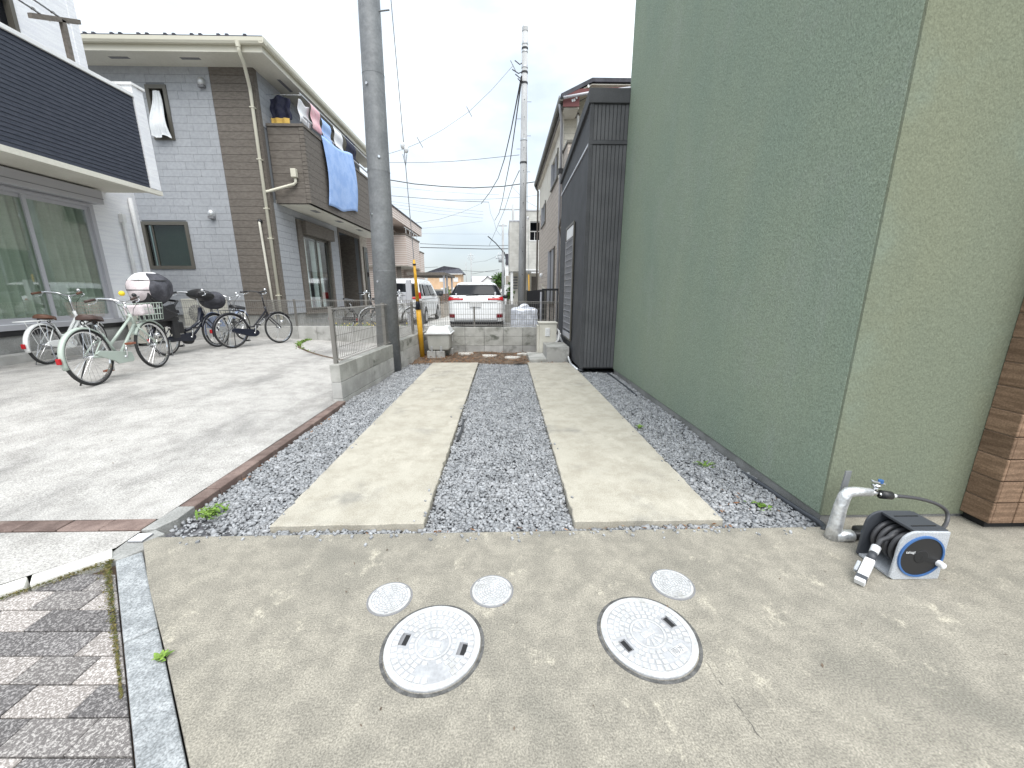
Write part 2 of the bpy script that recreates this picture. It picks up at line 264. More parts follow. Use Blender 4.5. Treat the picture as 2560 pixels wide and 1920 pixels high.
UNIT=MB().box(-.5,.5,-.5,.5,-.5,.5).mesh('unit')
unit_cache={}
def piece(name,mat,parent,x0,x1,y0,y1,z0,z1,bev=0):
    """one small block/board/brick as its own object, mesh data shared by size"""
    d=(round(x1-x0,4),round(y1-y0,4),round(z1-z0,4)); k=(d,mat,bev)
    if k not in unit_cache:
        me=MB().box(-d[0]/2,d[0]/2,-d[1]/2,d[1]/2,-d[2]/2,d[2]/2).mesh(name); me.materials.append(M[mat])
        if bev:
            bm=bmesh.new(); bm.from_mesh(me); bmesh.ops.bevel(bm,geom=bm.edges[:],offset=bev,segments=1,affect='EDGES'); bm.to_mesh(me); bm.free()
        unit_cache[k]=me
    o=bpy.data.objects.new(name,unit_cache[k]); col.objects.link(o); o.parent=parent
    f=ORG[parent.name]; o.location=((x0+x1)/2-f[0],(y0+y1)/2-f[1],(z0+z1)/2-f[2]); ORG[o.name]=f
    return o
def clad(parent,name,mat,plane,pos,u0,u1,z0,z1,h,L,gap=.006,openings=(),proud=.012,sgn=-1,stag='rand',bev=0):
    """courses of boards/bricks on a wall plane; plane 'Y' (u = x) or 'X' (u = y); sgn = side of the plane they stand out to"""
    rr=random.Random(len(name)*7919+int(abs(u0)*100)*31+int(z0*100)); n=max(1,round((z1-z0)/h)); h=(z1-z0)/n
    for i in range(n):
        a=z0+i*h; b=a+h-gap; spans=[(u0,u1)]
        for (p,q,c,d) in openings:
            if d<=a+.01 or c>=b-.01: continue
            ns_=[]
            for s0,s1 in spans:
                if p>s0: ns_.append((s0,min(s1,p)))
                if q<s1: ns_.append((max(s0,q),s1))
            spans=[t for t in ns_ if t[1]-t[0]>.02]
        off={'rand':rr.choice((0,.25,.5,.75)),'half':.5*(i%2),'none':0}[stag]*L
        for s0,s1 in spans:
            cuts=[s0]; k=math.floor((s0-u0+off)/L)+1
            while u0-off+k*L<s1-.03:
                c=u0-off+k*L
                if c>s0+.03: cuts.append(c)
                k+=1
            cuts.append(s1)
            for p,q in zip(cuts,cuts[1:]):
                if q-p<.012: continue
                if plane=='Y': piece(name,mat,parent,p,q-gap,pos+min(0,sgn*proud),pos+max(0,sgn*proud),a,b,bev)
                else: piece(name,mat,parent,pos+min(0,sgn*proud),pos+max(0,sgn*proud),p,q-gap,a,b,bev)
def arcpts(c,r,a0,a1,n,plane='xz'):
    o=[]
    for i in range(n+1):
        t=a0+(a1-a0)*i/n; u,v=r*math.cos(t),r*math.sin(t)
        o.append((c[0]+u,c[1],c[2]+v) if plane=='xz' else ((c[0]+u,c[1]+v,c[2]) if plane=='xy' else (c[0],c[1]+u,c[2]+v)))
    return o
def text_mesh(s,size,depth=.0008,font_spacing=1):
    cu=bpy.data.curves.new('t','FONT'); cu.body=s; cu.size=size; cu.extrude=depth; cu.align_x='CENTER'; cu.align_y='CENTER'; cu.resolution_u=3
    o=bpy.data.objects.new('t',cu); col.objects.link(o); dg=bpy.context.evaluated_depsgraph_get(); me=bpy.data.meshes.new_from_object(o.evaluated_get(dg)); bpy.data.objects.remove(o); return me
def lettering(s,size,mat,parent,mtx,depth=.0008):
    me=text_mesh(s,size,depth); f=ORG[parent.name]; me.transform(Matrix.Translation((-f[0],-f[1],-f[2]))@mtx); me.materials.clear(); return finish('lettering',me,mat,parent,off=f)
def clip(poly,a,b,c):   # keep a*x+b*y<=c
    o=[]
    for i,p in enumerate(poly):
        q=poly[(i+1)%len(poly)]; dp=a*p[0]+b*p[1]-c; dq=a*q[0]+b*q[1]-c
        if dp<=0: o.append(p)
        if dp*dq<0: t=dp/(dp-dq); o.append((p[0]+(q[0]-p[0])*t,p[1]+(q[1]-p[1])*t))
    return o
# ---------------- the ground
def sheet(name,poly,z,mat,t=0.0,bevel=0):
    m=MB()
    if t: m.prism(poly,z-t,z)
    else: m.quad(*[(x,y,z) for x,y in poly])
    return struct(m.build(name,mat,bevel=bevel))
sheet('ground',[(-400,-100),(400,-100),(400,700),(-400,700)],-.16,'ground')
sheet('gravel_bed',[(-2.05,1.8),(1.95,1.8),(1.95,7.3),(-1.95,7.3)],-.062,'gravelbed')
def soilz(u,v):
    x=-1.85+u*3.15; y=7.16+v*1.62
    return (x,y,-.035+.02*math.sin(x*5+y*3)*math.sin(y*7-x*2)+.012*math.sin(x*17)*math.cos(y*19))
struct(MB().grid(soilz,50,30).build('soil_bed','soil',smooth=True))
sheet('concrete_apron',[(-1.935,1.845),(-1.90,1.888),(1.80,1.905),(2.0,1.995),(7,1.995),(7,-3),(2.8,-3),(-.887,.818),(-1.011,.939),(-1.316,1.235),(-1.633,1.531)],0,'apron',.14,.006)
def rough(poly,step=.045,amt=.0035):
    rr=random.Random(3); o=[]
    for i,p in enumerate(poly):
        q=poly[(i+1)%len(poly)]; L=math.hypot(q[0]-p[0],q[1]-p[1]); k=max(1,int(L/step)); nx,ny=(q[1]-p[1])/L,-(q[0]-p[0])/L
        for j in range(k):
            d=-abs(rr.gauss(0,amt))*(3 if rr.random()<.06 else 1)+amt*.5; f=j/k; o.append((p[0]+(q[0]-p[0])*f+nx*d,p[1]+(q[1]-p[1])*f+ny*d))
    return o
struct(MB().prism(rough([(-1.345,1.975),(-.468,1.985),(-.484,7.19),(-1.345,7.2)]),-.14,.0).build('concrete_strip','strip',bevel=.005,seg=1))
struct(MB().prism(rough([(.405,1.985),(1.285,1.985),(1.262,7.17),(.448,7.18)]),-.14,.0).build('concrete_strip','strip',bevel=.005,seg=1))
def zf(x,y):
    a=min(max(-2-x,0),3.7)*.06; t=min(max((y-2)/2.3,0),1); return a*t*t*(3-2*t)
def wx(y): return -1.975+.064*(y-4.56)      # right face of the left boundary wall
def lotv(u,v):
    y=2.06+v*(9.56-2.06); xr=-2.035 if y<4.6 else wx(y)-.06; x=-9.0+u*(xr+9.0); return (x,y,zf(x,y))
struct(MB().grid(lotv,60,60).build('forecourt','lot',smooth=True))
sheet('forecourt_lip',[(-9,1.955),(-2.035,1.945),(-2.035,1.80),(-2.31,1.545),(-3.9,.02),(-9,.0)],-.002,'lot')
def yardv(u,v):
    y=9.64+v*12; x=-14+u*(14-2.0); t=min(max((y-9.6)/4.2,0),1); return (x,y,.33*(1-t)+.02*t)
struct(MB().grid(yardv,6,30).build('yard','yard',smooth=True))
sheet('parking_court',[(-14,8.82),(12,8.82),(12,60),(-14,60)],.012,'asphalt')
sheet('far_road',[(-3,60),(6,60),(10,300),(-4,300)],-.02,'asphalt')
# gravel: real stones
def gravel():
    pts=[]
    while len(pts)<74000:
        x=rng.uniform(-2.0,1.86,40000); y=rng.uniform(1.875,7.24,40000)
        ok=np.where(y<4.56,x>-1.925,x>-1.965+.064*(y-4.56))&np.where(y>6.38,x<1.29,x<1.845)
        ok&=~((x>-1.35)&(x<-.465)&(y>1.972)&(y<7.19)); lx=.405+.0083*(y-1.985); rx=1.285-.0045*(y-1.985)
        ok&=~((x>lx-.004)&(x<rx+.004)&(y>1.98)&(y<7.18)); ok&=((x+1.98)**2+(y-6.6)**2>.03)
        d=(x+1.93)*.55+(y-1.87)*.9; ok&=(d>.30)|(rng.random(40000)<.16+.5*np.maximum(d,0)); ok&=~((y>7.1)&(rng.random(40000)<.5))
        pts+=list(zip(x[ok],y[ok]))
    P=np.array(pts[:74000]); n=len(P)
    s=rng.lognormal(math.log(.0090),.28,n); lay=rng.random(n)
    base=np.array([(-1,-1,-1),(1,-1,-1),(1,1,-1),(-1,1,-1),(-1,-1,1),(1,-1,1),(1,1,1),(-1,1,1)],float)
    V=base[None]*np.stack([s*rng.uniform(.8,1.35,n),s*rng.uniform(.6,1.0,n),s*rng.uniform(.45,.75,n)],1)[:,None,:]
    V*=rng.uniform(.55,1.15,(n,8,3)); V+=rng.normal(0,.0012,(n,8,3))
    a=rng.uniform(0,2*PI,n); b=rng.normal(0,.45,n); ca,sa,cb,sb=np.cos(a),np.sin(a),np.cos(b),np.sin(b)
    X=V[...,0]*cb[:,None]+V[...,2]*sb[:,None]; Z=-V[...,0]*sb[:,None]+V[...,2]*cb[:,None]; Y=V[...,1]
    W=np.stack([X*ca[:,None]-Y*sa[:,None]+P[:,0:1],X*sa[:,None]+Y*ca[:,None]+P[:,1:2],Z-.055+lay[:,None]*.022+.006*np.sin(P[:,0:1]*6+P[:,1:2]*4)],-1)
    F=np.array([(0,3,2,1),(4,5,6,7),(0,1,5,4),(1,2,6,5),(2,3,7,6),(3,0,4,7)]); FF=(F[None]+(np.arange(n)*8)[:,None,None]).reshape(-1,4)
    me=bpy.data.meshes.new('gravel'); me.vertices.add(n*8); me.vertices.foreach_set('co',W.reshape(-1)); me.loops.add(FF.size); me.loops.foreach_set('vertex_index',FF.reshape(-1).astype(np.int32))
    me.polygons.add(len(FF)); me.polygons.foreach_set('loop_start',np.arange(0,FF.size,4,dtype=np.int32)); me.update(calc_edges=True); me.validate()
    return stuff(finish('gravel',me,'stone'),'blue grey crushed stone gravel around the two concrete strips','gravel')
gravel()
def litter(name,mat,n,fn,size,label,cat):
    m=MB()
    for _ in range(n):
        x,y,z=fn(); a=random.uniform(0,PI*2); l=size*random.uniform(.5,1.3); wd=l*random.uniform(.15,.5); t=random.uniform(-.4,.4); u=Vector((math.cos(a),math.sin(a),t))*l/2; v=Vector((-math.sin(a),math.cos(a),random.uniform(-.5,.5)))*wd/2; c=Vector((x,y,z))
        m.quad(c-u,c-v*1.2,c+u,c+v)
    return stuff(m.build(name,mat),label,cat)
litter('dry_litter','dead',1500,lambda:(random.uniform(-1.7,1.2),7.18+1.45*random.random()**1.3,-.012+random.uniform(0,.02)),.045,'brown bark and dry leaf litter over the soil bed','litter')
litter('dead_leaves','dead',70,lambda:random.choice([(random.gauss(1.08,.1),random.gauss(1.94,.02),-.02),(random.gauss(1.5,.15),random.gauss(2.2,.08),-.025),(random.uniform(-1.3,1.5),random.gauss(1.945,.018),-.025),(random.gauss(-1.9,.02),random.uniform(2.6,4),-.03)]),.035,'brown dead leaves caught in the gravel by the slab edges','leaves')
def bits():
    if random.random()<.6: x,y=random.uniform(-6,-2.2),random.uniform(2.2,6.5); return (x,y,zf(x,y)+.004)
    return (random.uniform(-1.0,2.2),random.uniform(.85,1.85),.004)
litter('leaf_bits','bark',70,bits,.016,'tiny dark leaf bits scattered over forecourt and apron','leaves')
m=MB()
for _ in range(170):
    if random.random()<.5: x,y=random.choice((-1.345,-.475,.42,1.275))+random.gauss(0,.03),random.uniform(2,7)
    else: x,y=random.uniform(-1.8,1.7),1.885-abs(random.gauss(0,.03))
    s_=random.uniform(.004,.009); a=random.random()*3; m.obox((x,y,.0+s_*.6),Vector((math.cos(a),math.sin(a),.2))*s_,Vector((-math.sin(a),math.cos(a),.1))*s_*.7,(0,0,s_*.6))
stuff(m.build('stray_gravel','stone'),'stray gravel stones kicked onto the concrete edges','gravel')
# weeds
def weed(name,loc,n,h,spread,label,blade=.006,arch=.9):
    t=thing(name,loc,label,'weed'); m=MB()
    for i in range(n):
        a=random.uniform(0,2*PI); L=h*random.uniform(.6,1.2); r0=random.uniform(0,spread); bx=loc[0]+math.cos(random.uniform(0,6.28))*r0; by=loc[1]+math.sin(random.uniform(0,6.28))*r0
        pr_=None; k=5; d=Vector((math.cos(a),math.sin(a),0)); sd_=Vector((-math.sin(a),math.cos(a),0))
        for j in range(k+1):
            q=j/k; c=Vector((bx,by,loc[2]))+d*L*q*q*arch+Vector((0,0,L*(q-.55*q*q*arch))); wd=blade*(.35+1.6*q*(1-q)*2) if j<k else .0005
            cur=(c-sd_*wd,c+sd_*wd)
            if pr_: m.quad(pr_[0],pr_[1],cur[1],cur[0])
            pr_=cur
    m.build('leaves','leaf',t); MB().cyl((loc[0],loc[1],loc[2]-.02),(loc[0],loc[1],loc[2]+.02),.004,n=5).build('stem','leaf',t); return t
weed('grass_weed',(-1.79,2.15,-.035),44,.075,.07,'bright green grassy weed beside the brick edging near the corner marker')
weed('leafy_weed',(1.36,3.62,-.03),20,.045,.02,'small bright green rosette weed in the gravel near the green wall',.007)
weed('sparse_weed',(1.56,2.75,-.03),14,.06,.05,'faint grey green sprig in gravel halfway along the green wall',.006)
weed('low_weed',(1.63,2.17,-.035),22,.035,.06,'low yellowish weed in gravel beside the black pipe end',.007)
weed('crack_weed',(-1.25,1.155,.0),14,.03,.012,'small green weed sprouting between granite kerb and concrete apron',.006)
# ---------------- pavers, kerb, edging in the near left corner
pav=sheet('pavement',[(-4,-1.2),(1.1,-1.2),(-.9,.80),(-1.95,1.72),(-3.9,-.2)],-.04,'soil')
pat=[['mid','dark'],['pale','mid','pale'],['dark','dark','pale'],['pale','dark','dark'],['pale','mid','pale'],['dark','pale','dark'],['mid','mid','dark'],['dark','dark','pale'],['mid','dark'],['dark','mid']]
ca,sa=math.cos(R(-1.25)),math.sin(R(-1.25))
for k in range(20):
    y1=1.505+.1064-k*.1064; y0=y1-.1064; off=-2.035 if k%2==1 else -1.925; i=0
    xs=[off+.2145*j for j in range(-6,12)][::-1]
    cnt=0
    for x in xs:
        po=[(x+.002,y0+.002),(x+.2125,y0+.002),(x+.2125,y1-.002),(x+.002,y1-.002)]
        po=[(-1.5+(a+1.5)*ca-(b-1.2)*sa,1.2+(a+1.5)*sa+(b-1.2)*ca) for a,b in po]
        po=clip(po,.698,.716,-.143)             # left of the kerb
        po=clip(po,-.698,.716,2.594) if po else po   # below the pale edging
        if len(po)<3: continue
        ar=abs(sum(po[q][0]*po[(q+1)%len(po)][1]-po[(q+1)%len(po)][0]*po[q][1] for q in range(len(po))))/2
        if ar<.0015: continue
        cl=pat[k][cnt] if k<len(pat) and cnt<len(pat[k]) else random.choice(('dark','mid','dark','pale')); cnt+=1
        dz=random.uniform(-.003,.0015); o=MB().prism(po,-.06,-.012+dz).build('paver','pv_'+cl,pav,bevel=.0025,seg=1)
kd=Vector((.716,-.698,0)); kn=Vector((.698,.716,0))
kerb=thing('granite_kerb',(-1.9,1.72,0),'grey granite kerb stones running diagonally between pavers and apron','kerb')
k0=Vector((-1.938,1.697,0))
for i,L in enumerate((.678,.70,.70,.7,.7,.7)):
    a=k0+kd*sum((.678,.70,.70,.7,.7,.7)[:i]); c=a+kd*(L/2)+kn*.050
    MB().obox(c+Vector((0,0,-.07)),kd*(L/2-.004),kn*.0495,(0,0,.072)).build('kerb_stone','granite',kerb,bevel=.007,seg=2)
gd=Vector((-.716,-.698,0)); gn=Vector((-.698,.716,0))
ge=thing('pale_edging',(-2.0,1.74,0),'pale concrete edging strip beside the mossy paver corner','edging')
g0=Vector((-1.975,1.725,0))
for L0,L in ((0,.27),(.28,.6),(.89,.6),(1.5,.6),(2.11,.6)):
    MB().obox(g0+gd*(L0+L/2)+gn*.045+Vector((0,0,-.05)),gd*(L/2-.002),gn*.043,(0,0,.055)).build('edging_stone','gutter',ge,bevel=.006)
m=MB()
for i in range(2600):
    if random.random()<.5: q=random.random()**1.4; c=k0+kd*(q*.95)-kn*(.012+abs(random.gauss(0,.016))*(1-q)+.004)
    else: q=random.random()**1.2; c=g0+gd*(q*.75)-gn*(.012+abs(random.gauss(0,.018))*(1-q*.6))
    a=random.uniform(0,6.28); s_=random.uniform(.004,.009); u=Vector((math.cos(a),math.sin(a),random.uniform(-.3,.9)))*s_; v=Vector((-math.sin(a),math.cos(a),random.uniform(-.2,.3)))*s_*.5
    c.z=-.008+random.uniform(0,.006); m.quad(c-v,c+v,c+u)
stuff(m.build('moss','moss'),'green and brown moss along the edges of the pavers','moss')
mp_=[(-2.03,1.78),(-1.99,1.70),(-1.93,1.72),(-1.885,1.80),(-1.93,1.85),(-1.89,1.93),(-1.97,1.965),(-2.045,1.90)]
struct(MB().prism(mp_,-.1,-.006).build('mortar_patch','foundation',bevel=.006))
bmk=thing('boundary_marker',(-1.98,1.88,-.004),'small white square boundary plate with a cross groove on mortar','marker')
MB().box(-2.018,-1.94,1.846,1.916,-.004,.002).build('base','slot',bmk)
for a in (0,1):
    for b in (0,1): piece('plate','reelwhite',bmk,-2.016+a*.038,-1.981+a*.038,1.848+b*.034,1.880+b*.034,.002,.005)
be=thing('brick_edging',(-2.0,3,0),'reddish brown brick edging between pale forecourt and gravel','edging')
x=-2.04
while x>-5.2:
    piece('brick','redbrick',be,x-.232,x-.004,1.953,2.056,-.08,.004+random.uniform(-.002,.002),.004); x-=.236
y=2.20
while y<4.5:
    piece('brick','redbrick',be,-2.028,-1.932,y,min(y+.215,4.56),-.08,.004+random.uniform(-.002,.003),.004); y+=.22
MB().prism([(-2.04,1.95),(-1.97,1.96),(-1.925,2.06),(-1.93,2.195),(-2.03,2.195)],-.08,.002).build('mortar','foundation',be,bevel=.004)
# the curved planted joint in the forecourt
m=MB(); pl=[(-4.75,9.5),(-4.72,9.1),(-4.6,8.7),(-4.35,8.25),(-3.94,7.81),(-3.55,7.48),(-3.17,7.24),(-2.75,7.07),(-2.3,7.0)]
for a,b in zip(pl,pl[1:]):
    d=Vector((b[0]-a[0],b[1]-a[1],0)).normalized(); q=Vector((-d.y,d.x,0))*.035
    P=[Vector(a).to_3d()+q,Vector(a).to_3d()-q,Vector(b).to_3d()-q,Vector(b).to_3d()+q]
    m.quad(*[(p.x,p.y,zf(p.x,p.y)+.004) for p in P])
struct(m.build('curved_joint','soil'))
m=MB()
for i in range(420):
    t=min(7.99,abs(random.gauss(1.0,1.2))); k=int(t); a,b=pl[k],pl[min(k+1,8)]; f=t-k; x=a[0]+(b[0]-a[0])*f+random.gauss(0,.035); y=a[1]+(b[1]-a[1])*f+random.gauss(0,.035); z=zf(x,y); an=random.uniform(0,6.28); L=random.uniform(.015,.045)
    u=Vector((math.cos(an)*.6,math.sin(an)*.6,.8))*L; v=Vector((-math.sin(an),math.cos(an),0))*L*.35; c=Vector((x,y,z)); m.quad(c,c+u*.6+v,c+u,c+u*.6-v)
stuff(m.build('joint_plants','leaf'),'low green plants growing in the curved joint of the forecourt','plants')
# a hairline crack in the apron, running from the storm drain cover
m=MB(); rc=random.Random(5); cp=[(.722+.065*(i/30)+rc.gauss(0,.0022),1.105-.40*i/30,abs(rc.gauss(.0008,.0005))*(0 if rc.random()<.22 else 1)) for i in range(31)]
for a,b in zip(cp,cp[1:]): m.quad((a[0]-a[2],a[1],.0012),(a[0]+a[2],a[1],.0012),(b[0]+b[2],b[1],.0012),(b[0]-b[2],b[1],.0012))
struct(m.build('apron_crack','crack'))
# ---------------- inspection covers
def boolcut(me,boxes):
    o=bpy.data.objects.new('tmp',me); col.objects.link(o); cm=MB()
    for b in boxes: cm.obox(*b)
    c=bpy.data.objects.new('tmp2',cm.mesh('cut')); col.objects.link(c); md=o.modifiers.new('b','BOOLEAN'); md.object=c; md.operation='DIFFERENCE'; md.solver='EXACT'
    r=bpy.data.meshes.new_from_object(o.evaluated_get(bpy.context.evaluated_depsgraph_get())); bpy.data.objects.remove(o); bpy.data.objects.remove(c); return r
def ringm(m,r0,r1,z0,z1,a0=0,a1=2*PI,n=48): 
    full=abs(a1-a0-2*PI)<1e-6
    k=max(2,int(n*(a1-a0)/(2*PI))); m.lathe([(r0,z0),(r0,z1),(r1,z1),(r1,z0)],k,closed=True,a0=a0,a1=a1)
    if not full:
        for t in (a0,a1): c,s_=math.cos(t),math.sin(t); m.quad((r0*c,r0*s_,z0),(r1*c,r1*s_,z0),(r1*c,r1*s_,z1),(r0*c,r0*s_,z1))
def bigcover(c,axis,label,txt,group):
    an=math.atan2(axis[1],axis[0]); t=thing('manhole_cover',(c[0],c[1],0),label,'manhole cover',group,rz=an,local=True); Rr=.190
    m=MB(); ringm(m,Rr-.008,Rr+.004,-.03,.0015,n=72); m.build('ring','ring',t)
    base=MB().lathe([(0,-.02),(Rr-.013,-.02),(Rr-.011,.007),(0,.007)],72).mesh('lid')
    bm=bmesh.new(); bm.from_mesh(base); bmesh.ops.remove_doubles(bm,verts=bm.verts,dist=1e-5); bmesh.ops.recalc_face_normals(bm,faces=bm.faces); bm.to_mesh(base); bm.free()
    slots=[((s_*.115,0,.005),(.017,0,0),(0,.027,0),(0,0,.0042)) for s_ in(-1,1)]
    finish('lid',boolcut(base,slots),'coverline',t)
    for s_ in(-1,1):
        MB().box(s_*.115-.0165,s_*.115+.0165,-.0265,.0265,.0008,.0013).build('lift_slot','slot',t)
        MB().box(s_*.115-.004,s_*.115+.0145,-.020,.0245,.0014,.0018).build('slot_hole','black',t)
    m=MB(); ringm(m,Rr-.034,Rr-.012,.0071,.0095,n=72); ringm(m,.060,.067,.0071,.0095)
    for k in range(12):
        a=k*PI/6+.26
        if k%6==0 or k%6==5: continue
        ringm(m,.026,.056,.0071,.0093,a-.13,a+.13)
    def ok(x,y): return not(abs(abs(x)-.115)<.024 and abs(y)<.034)
    for (r0,r1,n,ph) in ((.0725,.088,20,0),(.0915,.108,26,.1),(.1115,.1285,30,.05),(.132,.1535,36,.0)):
        for k in range(n):
            a=2*PI*(k+ph)/n; rm=(r0+r1)/2; x,y=rm*math.cos(a),rm*math.sin(a)
            if not ok(x,y) or (txt and (x-.045)**2*.3+(y+.105)**2<.0012): continue
            ringm(m,r0,r1,.0071,.0094,a-2.2/n,a+2.2/n,n=120)
    m.build('relief','coverw',t)
    m=MB().obox((0,0,.0084),(.030,0,0),(0,.012,0),(0,0,.0013)); m.build('name_plate','coverw',t)
    lettering(txt[0],.019,'coverline',t,Matrix.Translation((0,0,.0098)))
    if len(txt)>1:
        MB().obox((.045,-.105,.0084),(.034,0,0),(0,.017,0),(0,0,.0013)).build('word_plate','coverw',t); lettering(txt[1],.028,'slot',t,Matrix.Translation((.045,-.105,.0098)),.0004)
    return t
bigcover((-.273,1.19),(.225,-.045),'large bleached white round drain cover with two lift slots, left one','',None) if False else None
bigcover((-.273,1.19),(.225,-.045),'large bleached white drain cover beside two small caps, left of the apron',('101',),'large round drain covers')
bigcover((.555,1.218),(.206,.103),'large white patterned storm drain cover with crack running from it',('IOHO','雨水'),'large round drain covers')
def smallcover(c,label,rz):
    t=thing('inspection_cap',(c[0],c[1],0),label,'drain cap','small round inspection caps',rz=rz,local=True); Rr=.0935
    m=MB(); ringm(m,Rr-.003,Rr+.003,-.02,.0015,n=60); m.build('ring','slot',t)
    MB().lathe([(0,.0025),(Rr-.005,.0025),(Rr-.004,-.02)],60).build('lid','coverline',t)
    m=MB(); ringm(m,Rr-.016,Rr-.006,.0026,.005,n=60); ringm(m,0.0005,.006,.0026,.005,n=24)
    for r0,n in ((.012,6),(.023,9),(.034,12),(.045,16),(.056,18),(.067,22)):
        for k in range(n): a=2*PI*(k+.3*n%1)/n; ringm(m,r0,r0+.0075,.0026,.0048,a-2.5/n,a+2.5/n,n=90)
    m.build('relief','coverw',t)
    for a in (.5,2.4,4.5): MB().obox((math.cos(a)*(Rr-.011),math.sin(a)*(Rr-.011),.0052),(math.cos(a)*.002,math.sin(a)*.002,0),(-math.sin(a)*.008,math.cos(a)*.008,0),(0,0,.0004)).build('key_notch','slot',t)
smallcover((-.502,1.424),'small white inspection cap, leftmost, above the left large cover',.3)
smallcover((-.059,1.459),'small white inspection cap between the two large covers',1.9)
smallcover((.765,1.482),'small white inspection cap, rightmost, beside the storm drain cover',4.0)
# ---------------- block walls and mesh fences
bw=thing('block_wall',(-1.9,6.5,0),'grey concrete block wall on the left of the gravel, split around the pole','wall')
def wallrow(y0,y1,zs,first,mat):
    for k,(z0,z1) in enumerate(zs):
        cuts=[y0]; c=y0+first[k%len(first)]
        while c<y1-.06: cuts.append(c); c+=.4
        cuts.append(y1)
        for a,b in zip(cuts,cuts[1:]):
            xa,xb=wx(a),wx(b); g=.004; th=.118
            MB().add([(xa-th,a,z0),(xa,a,z0),(xb,b-g,z0),(xb-th,b-g,z0),(xa-th,a,z1-g),(xa,a,z1-g),(xb,b-g,z1-g),(xb-th,b-g,z1-g)],[(0,3,2,1),(4,5,6,7),(0,1,5,4),(1,2,6,5),(2,3,7,6),(3,0,4,7)]).build('concrete_block',mat,bw,bevel=.004,seg=1)
wallrow(4.58,6.44,[(-.16,.025)],[.2],'blockpale'); wallrow(4.58,6.44,[(.025,.235)],[.47],'blockpale'); wallrow(4.58,6.44,[(.235,.45)],[.47],'block')
wallrow(6.86,8.66,[(-.16,.07)],[.3],'blockpale'); wallrow(6.86,8.66,[(.07,.265)],[.3],'blockpale'); wallrow(6.86,8.66,[(.265,.465)],[.3],'block')
bb=thing('block_wall',(-.4,8.74,0),'low grey concrete block wall across the back of the soil bed','wall')
for k,(z0,z1) in enumerate([(-.1,.115),(.119,.325),(.329,.525)]):
    x=-1.735
    for j in range(6):
        piece('concrete_block','block' if k else 'blockpale',bb,x,x+.427,8.68,8.80,z0,z1,.004); x+=.4325
MB().box(-1.73,.86,8.705,8.775,-.1,.515).build('core','slot',bb)
nw=thing('block_wall',(-4,9.55,.2),'pale low block kerb wall in front of the grey house','wall')
x=-8.6
while x<-1.9:
    piece('concrete_block','blockpale',nw,x,x+.446,9.5,9.62,-.05,.49,.004); x+=.45
def mesh_fence(t,A,B,z0,z1,posts,pitch=.05,wr=.003,rows=(.0,.06,.2,.34,.48,.62),bend=.035,ph=None):
    A=Vector(A).to_3d(); B=Vector(B).to_3d(); d=B-A; L=d.length; d.normalize(); q=Vector((d.y,-d.x,0)); H=z1-z0; m=MB()
    n=int(L/pitch)
    for i in range(n+1):
        p=A+d*(i*L/n); z=lambda h:Vector((0,0,h))
        pts=[p+z(z0+.03)+q*bend,p+z(z0+.055),p+z(z1-.055),p+z(z1-.022)+q*bend,p+z(z1-.012)]
        m.path(pts,wr,4)
    for h in [z0+.03+.0]+[z0+.055+(H-.11)*f for f in (0,.25,.5,.75,1)]: m.path([A+Vector((0,0,h)),B+Vector((0,0,h))],wr*1.15,4)
    for h in (z0+.03,z1-.022): m.path([A+Vector((0,0,h))+q*bend,B+Vector((0,0,h))+q*bend],wr*1.15,4)
    m.path([A+Vector((0,0,z1-.012)),B+Vector((0,0,z1-.012))],wr*1.15,4)
    m.build('mesh_panel','fence',t)
    for s_ in posts:
        p=A+d*s_; top=ph if ph else z1+.0
        o=MB().obox(p-q*.03+Vector((0,0,(z0-.02+top)/2)),d*.019,q*.024,(0,0,(top-z0+.02)/2)); po=o.build('post','fence',t,bevel=.003)
        MB().obox(p-q*.03+Vector((0,0,top+.004)),d*.021,q*.026,(0,0,.005)).build('post_cap','fence',po)
f=thing('mesh_fence',(-2,5.5,.45),'grey wire mesh fence panel on the block wall in front of the pole','fence')
mesh_fence(f,(wx(4.66)-.06,4.66),(wx(6.43)-.06,6.43),.45,1.12,(.03,1.7))
f=thing('mesh_fence',(-1.85,7.8,.46),'grey wire mesh fence on the block wall behind the pole','fence')
mesh_fence(f,(wx(6.9)-.06,6.9),(wx(8.72)-.06,8.72),.465,1.1,(1.02,1.72))
f=thing('mesh_fence',(-.2,8.74,.52),'grey wire mesh fence across the back in front of the parked white car','fence')
mesh_fence(f,(-1.76,8.74),(1.22,8.74),.525,1.10,(1.10,),ph=.97)
f=thing('mesh_fence',(-4,9.56,.49),'long grey wire mesh fence in front of the grey house','fence')
mesh_fence(f,(-8.0,9.56),(-1.95,9.56),.49,1.12,(.95,2.95,4.95,5.9),bend=.03)

# ---------------- green building on the right
gb=thing('green_building',(4.9,6,0),'tall green stucco building along the right of the gravel','building')
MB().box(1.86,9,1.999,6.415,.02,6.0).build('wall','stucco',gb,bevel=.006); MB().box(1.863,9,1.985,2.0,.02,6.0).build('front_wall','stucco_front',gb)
MB().box(1.875,8.9,2.0,6.40,-.2,.02).build('foundation','foundation',gb)
pl_=thing('brick_pillar',(2.9,1.9,.03),'brown brick tiled pillar at the right edge against the green wall','pillar')
MB().box(2.698,3.3,1.86,1.985,.045,3.4).build('core','grout',pl_)
MB().box(2.72,3.3,1.88,1.985,.0,.045).build('plinth','black',pl_)
for i in range(26):
    z0=.045+i*.128; z1=z0+.122
    piece('corner_tile','tile',pl_,2.69,2.705,1.845,1.984,z0,z1,.003)
    piece('corner_tile','tile',pl_,2.706,2.826,1.845,1.862,z0,z1,.003)
    for k in range(3): piece('tile','tile',pl_,2.832+k*.13,2.957+k*.13,1.845,1.862,z0,z1,.003)
MB().box(2.99,3.4,1.80,1.86,.0,3.4).build('door_reveal','black',pl_)
